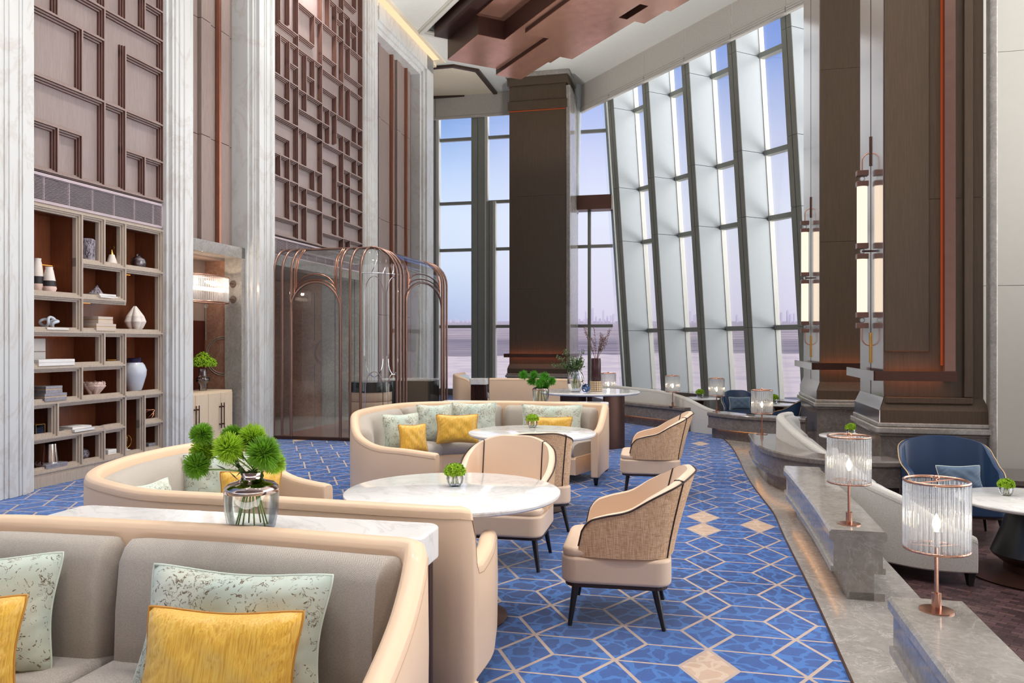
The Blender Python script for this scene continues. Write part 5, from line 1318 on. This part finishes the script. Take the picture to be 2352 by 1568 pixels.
# crystal lamps -----------------------------------------------------------------
def crystal_lamp(label, loc, s=1.0):
    o = thing('crystal_table_lamp', label, 'table lamp', loc, .4, 'rose gold table lamps with glass rod shades'); Rr = .125
    MB().lathe([(0, 0), (.068, 0), (.068, .006), (.04, .010), (.0, .011)], 36).build('base', M['rose'], o, smooth=30)
    MB().lathe([(.019, .008), (.019, .075), (.010, .078)], 20).build('collar', M['rose'], o, smooth=30)
    MB().tube([(0, 0, .07), (0, 0, .275)], .0085, 14).build('stem', M['rose'], o, smooth=60)
    MB().tube([(0, 0, .27), (0, 0, .335)], .011, 12).build('socket', M['paper'], o, smooth=60)
    MB().lathe([(.006, .335), (.016, .36), (.015, .38), (.005, .40), (.001, .41)], 14).build('bulb', M['bulb'], o, smooth=180)
    for z in (.262, .548): MB().tube([(Rr*cos(a), Rr*sin(a), z) for a in [2*pi*k/40 for k in range(40)]], .0058, 6, closed=True).build('ring', M['rose'], o, smooth=60)
    m = MB()
    for a in (0, 2*pi/3, 4*pi/3): m.tube([(0, 0, .272), (Rr*cos(a), Rr*sin(a), .264)], .003, 6)
    m.tube([(-Rr, 0, .548), (Rr, 0, .548)], .0035, 6); m.build('crossbar', M['rose'], o, smooth=60)
    MB().ball((0, 0, .562), .012, 12, 8).build('finial', M['rose'], o, smooth=180)
    m = MB(); n = 34
    for k in range(n):
        a = 2*pi*k/n; x, y = (Rr-.004)*cos(a), (Rr-.004)*sin(a); m.tube([(x, y, .262), (x, y, .54)], .0095, 8)
    m.build('glass_rods', M['rodg'], o, smooth=60)
    lamp('POINT', 'lamp_glow', (loc[0], loc[1], loc[2]+.38), 2.2, (1, .85, .66), .02)
    return o
for px, py, lb in ((2151, 1402, 'nearest and largest crystal rod lamp on the nearest stone ledge'), (1950, 1203, 'crystal rod lamp at the open end of the long stone ledge'), (1750, 997, 'crystal rod lamp on the rounded dark stone platform'),
                   (1646, 945, 'crystal rod lamp in front of the far navy armchair'), (1545, 933, 'crystal rod lamp at the end of the farthest stone ledge')):
    crystal_lamp(lb, (*fl(px, py, .42), .42))

# tables -------------------------------------------------------------------------
def round_table(label, x, y, R, zt, base_z=0, kind='stem', th=.04):
    o = thing('round_table', label, 'table', (x, y, base_z), .5); H = zt-base_z
    MB().lathe([(0, H-th), (R-.05, H-th), (R-.02, H-th+.006), (R-.006, H-th+.016), (R-.006, H-.016), (R, H-.013), (R-.002, H-.005), (R-.012, H), (0, H)], 96).build('marble_top', M['white_marble'], o, smooth=30)
    if kind == 'stem':
        MB().lathe([(0, 0), (.30, 0), (.31, .012), (.26, .03), (.09, .05), (.07, .12), (.06, .4), (.09, H-th-.03), (.16, H-th)], 48).build('pedestal', M['bronzed'], o, smooth=30)
    elif kind == 'cone':
        MB().lathe([(0, 0), (.46, 0), (.47, .012), (.44, .02), (.22, .05), (.22, .065)], 64).build('base_disc', M['bronzed'], o, smooth=30)
        MB().lathe([(.22, .06), (.22, .1), (.30, .16)], 64).build('lower_cone', M['bronzed'], o, smooth=30)
        MB().lathe([(.30, .16), (.31, .18), (.24, .36), (.18, H-th)], 64).build('pedestal', M['legs'], o, smooth=30)
    return o
round_table('nearest round white marble table', -.335, 4.44, .61, .72)
round_table('second round white marble table by the booth sofa', .19, 7.36, .6, .72)
round_table('low round marble table with a black cone foot on the lower floor', 4.02, 6.0, .55, .35, -.24, 'cone')
round_table('small round table by the second pillar on the lower floor', 4.42, 10.2, .4, .35, -.24)
round_table('small far round table beside the long grey sofa', 4.13, 17.2, .42, .35, -.24)
round_table('small far round table behind the far navy armchairs', 5.28, 15.5, .36, .35, -.24)
# large display table
o = thing('display_table', 'large round white display table on curved dark wood slabs', 'table', (1.18, 11.95, 0), 0)
MB().lathe([(0, .775), (.6, .775), (.74, .785), (.765, .80), (.765, .815), (.755, .822), (0, .822)], 96).build('table_top', M['white_marble'], o, smooth=30)
for (a0, a1, rr_) in ((-1.28, -.55, .58), (1.6, 2.5, .46), (3.55, 4.25, .5), (4.5, 4.75, .3)):
    pts = [(rr_*cos(a0+(a1-a0)*k/14), rr_*sin(a0+(a1-a0)*k/14)) for k in range(15)]
    MB().sweep(pts, lambda i, t: [(0, .0), (0, .776), (-.05, .776), (-.05, .0)]).build('curved_support', M['bronzed'], o, smooth=40)

# flowers ----------------------------------------------------------------------------
def bowl(label, x, y, z, s=1.0, g='green2'):
    o = thing('flower_bowl', label, 'flower bowl', (x, y, z), 0, 'small dimpled glass bowls of green flowers'); rn = random.Random(int(x*100+y*10))
    o.scale = (s, s, s)
    MB().lathe([(.030, 0), (.045, .02), (.050, .045), (.046, .075), (.043, .073), (.046, .045), (.041, .02), (.0, .008)], 24, r_mod=lambda a, zz: 1+.04*sin(a*10)*sin(zz*160)).build('glass_bowl', M['glass'], o, smooth=50)
    m = MB(); puff(m, (0, 0, .085), .052, 420, .011, rn, (1.15, 1.15, .85)); puff(m, (0, 0, .08), .035, 160, .011, rn); m.build('flower_cluster', M[g], o)
    m = MB()
    for k in range(7): m.tube([(.02*cos(k), .02*sin(k), .012), (.01*cos(k+1), .01*sin(k+1), .08)], .002, 5)
    m.build('stems', M['stem'], o)
    return o
T1 = ((1045-1176)/FPX*4.46, 4.46)
bowl('glass bowl of green flowers on the nearest marble table', *fl(1045, 1116, .72), .72)
bowl('glass bowl of green flowers on the second marble table', *fl(1223, 981, .72), .72)
bowl('glass bowl of green flowers on the low table with the black cone foot', *fl(2311, 1137, .35), .35)
bowl('glass bowl of green flowers on the small table by the second pillar', (1955-1176)/FPX*10.2, 10.2, .35, 1.2)
bowl('glass bowl of green flowers on the far table beside the grey sofa', (1608-1176)/FPX*17.1, 17.1, .35, 1.5)
bowl('glass bowl of green flowers behind the crystal lamp, far windows', (1777-1176)/FPX*15.4, 15.4, .35, 1.5)

def flower_vase(label, x, y, z, balls, s=1.0, nsp=1300, mats=('green', 'green2')):
    o = thing('flower_vase', label, 'vase', (x, y, z), 0)
    pr = [(.0, .006), (.078, .006), (.088, .02), (.099, .08), (.1015, .135)]
    MB().lathe([(r*s, zz*s) for r, zz in [(0, 0), (.080, 0), (.09, .012), (.101, .08), (.1035, .13), (.1025, .15)]], 48, cap=False).build('glass_body', M['glass'], o, smooth=60)
    MB().lathe([(r*s, zz*s) for r, zz in [(.1025, .148), (.099, .168), (.085, .180), (.055, .188), (.041, .196), (.036, .210), (.044, .226)]], 48, cap=False).build('smoked_shoulder', M['chromeb'], o, smooth=60, solid=.003*s)
    MB().lathe([(r*s, zz*s) for r, zz in [(0, .01), (.078, .01), (.095, .08), (.099, .138), (0, .138)]], 40, cap=False).build('water', M['water'], o, smooth=40)
    rn = random.Random(5); m = MB(); lf = MB(); neck = Vector((0, 0, .215*s))
    for i, (bx, by, bz, br) in enumerate(balls):
        g = MB(); spiky(g, (bx, by, bz), br, nsp, rn); g.ball((bx, by, bz), br*.5, 10, 8); g.build('flower_head', M[mats[i % 2]], o)
        a = 2*pi*i/len(balls)+.5; mid = Vector((bx*.45, by*.45, .22*s+(bz-.22*s)*.45))
        pts = [Vector((.06*s*cos(a), .06*s*sin(a), .015)), Vector((.02*s*cos(a), .02*s*sin(a), .16*s)), neck+Vector((.015*cos(a+3), .015*sin(a+3), 0)), mid, Vector((bx, by, bz-br*.3))]
        m.tube([tuple(p) for p in smooth_path(pts, 5)], .0032*s, 6)
        for k in range(3):
            t = rn.uniform(.2, .8); p = neck.lerp(Vector((bx, by, bz)), t); d = Vector((rn.uniform(-1, 1), rn.uniform(-1, 1), rn.uniform(-.9, .5))).normalized()*.06*s; n_ = d.cross(Vector((0, 0, 1))).normalized()*.009*s
            lf.add([p, p+d*.5+n_, p+d, p+d*.5-n_], [(0, 1, 2, 3)])
    m.build('stems', M['stem'], o, smooth=60); lf.build('leaves', M['leaf'], o)
    return o
vy = 3.05; vx, vz = (578-1176)/FPX*vy, .825
bl_ = []
for (px, py, r, dy) in [(464, 998, 23, .0), (469, 1034, 26, .02), (452, 1070, 26, -.03), (526, 1030, 31, -.04), (534, 1002, 22, .05), (580, 1008, 29, .03), (606, 1042, 34, -.02), (630, 1064, 23, .04)]:
    yy = vy+dy; bl_.append(((px-1176)/FPX*yy-vx, dy, HC-(py-HZ)/FPX*yy-vz, r*yy/FPX*1.12))
flower_vase('glass vase of spiky green flowers on the nearest console', vx, vy, vz, bl_)
vy = 9.62; vx = (1242-1176)/FPX*vy; bl_ = []
for (px, py, r, dy) in [(1203, 862, 12, 0), (1222, 876, 12, .05), (1226, 862, 11, 0), (1250, 868, 14, -.04), (1268, 876, 11, .03), (1240, 880, 12, -.08), (1255, 884, 10, 0)]:
    yy = vy+dy; bl_.append(((px-1176)/FPX*yy-vx, dy, HC-(py-HZ)/FPX*yy-.825, r*yy/FPX))
flower_vase('glass vase of round green flowers behind the second booth sofa', vx, vy, .825, bl_, 1.0, 350, ('green3', 'green3'))

# things on the display table
tz = .822
def dt(px, Y): return ((px-1176)/FPX*Y, Y, tz)
o = thing('flower_vase', 'blue-tinted glass vase of leafy branches on the display table', 'vase', dt(1322, 11.75), 0)
MB().lathe([(.06, 0), (.085, .02), (.12, .12), (.125, .2), (.105, .28), (.07, .32), (.074, .335)], 36, cap=False, r_mod=lambda a, z: 1+.02*cos(a*14)).build('fluted_glass', M['blueg'], o, smooth=60)
rn = random.Random(9); lf = MB(); st = MB()
for k in range(22):
    a = rn.uniform(0, 2*pi); el = rn.uniform(.5, 1.4); ln_ = rn.uniform(.14, .26); d = Vector((cos(a)*cos(el), sin(a)*cos(el), sin(el)))
    p0 = Vector((0, 0, .30)); p1 = p0+d*ln_; st.tube([tuple(p0-Vector((d.x*.1, d.y*.1, .25))), tuple(p0), tuple(p1)], .003, 4)
    for j in range(46):
        p = p0+d*ln_*(.2+.8*j/45)+Vector([rn.uniform(-.02, .02) for _ in range(3)]); q_ = Vector([rn.uniform(-1, 1) for _ in range(3)]).normalized()*.03; n_ = q_.orthogonal().normalized()*.011
        lf.add([p, p+q_*.5+n_, p+q_, p+q_*.5-n_], [(0, 1, 2, 3)])
for (tx, tz_) in ((-.25, .52), (-.16, .62), (-.33, .40), (.1, .6)):
    pts = smooth_path([Vector((0, 0, .1)), Vector((tx*.4, 0, .35)), Vector((tx, .02, tz_))], 8); st.tube([tuple(p) for p in pts], .0025, 4)
    for p in pts[5:]:
        for j in range(9):
            q_ = Vector([rn.uniform(-1, 1) for _ in range(3)]).normalized()*.025; n_ = q_.orthogonal().normalized()*.009; pp = p+Vector([rn.uniform(-.03, .03) for _ in range(3)])
            lf.add([pp, pp+q_*.5+n_, pp+q_, pp+q_*.5-n_], [(0, 1, 2, 3)])
st.build('branches', M['stem'], o); lf.build('leaves', M['leaf'], o)
o = thing('flower_vase', 'tall plum cylinder vase of dry twigs on the display table', 'vase', (*dt(1369, 11.9)[:2], tz+.16), 0)
MB().lathe([(.072, 0), (.076, .01), (.075, .30), (.072, .34), (.066, .34), (.066, .02)], 30).build('cylinder', M['plum'], o, smooth=40)
st = MB(); bd_ = MB()
for k in range(14):
    a = rn.uniform(-1, 1); tip = Vector((a*.26-.02, rn.uniform(-.1, .1), .34+rn.uniform(.3, .5))); pts = smooth_path([Vector((0, 0, .15)), Vector((a*.04, 0, .36)), Vector((a*.16, tip.y*.5, .55)), tip], 6); st.tube([tuple(p) for p in pts], .0028, 4)
    for p in pts[9:]:
        for j in range(4):
            q_ = p+Vector([rn.uniform(-.018, .018) for _ in range(3)]); bd_.ball(tuple(q_), .006, 5, 3)
st.build('twigs', M['twig'], o); bd_.build('buds', M['twig'], o)
o = thing('mosaic_box', 'round cream mosaic box under the plum vase', 'box', (*dt(1369, 11.9)[:2], tz), 0)
MB().lathe([(.09, 0), (.09, .16), (.0, .16)], 30).build('box_body', M['bronzed'], o, smooth=30)
m = MB()
for k in range(22):
    for j in range(5):
        a = 2*pi*k/22; T = Matrix.Rotation(a, 4, 'Z'); m.box(.086, .094, -.0095, .0095, .006+.031*j, .032+.031*j, T)
m.build('mosaic_tiles', M['tile'], o)
o = thing('wire_ball', 'small blue wire ball between the vases on the display table', 'ornament', dt(1346, 11.6), 0)
for k in range(7): MB().tube([Matrix.Rotation(k*.9, 3, 'Z') @ Matrix.Rotation(k*.7, 3, 'X') @ Vector((.06*cos(a), .06*sin(a), 0))+Vector((0, 0, .066)) for a in [2*pi*j/20 for j in range(20)]], .007, 5, closed=True).build('wire_loop', M['bluew'], o, smooth=180)
crystal_lamp('farthest crystal rod lamp glowing against the window behind the display table', (1.61, 13.1, .50))
o = thing('side_table', 'small table carrying the farthest crystal lamp', 'table', (1.61, 13.1, 0), 0)
MB().lathe([(0, 0), (.15, 0), (.15, .01), (.015, .02), (.015, .47), (.2, .48), (.2, .50), (0, .50)], 32).build('table_body', M['bronzed'], o, smooth=30)
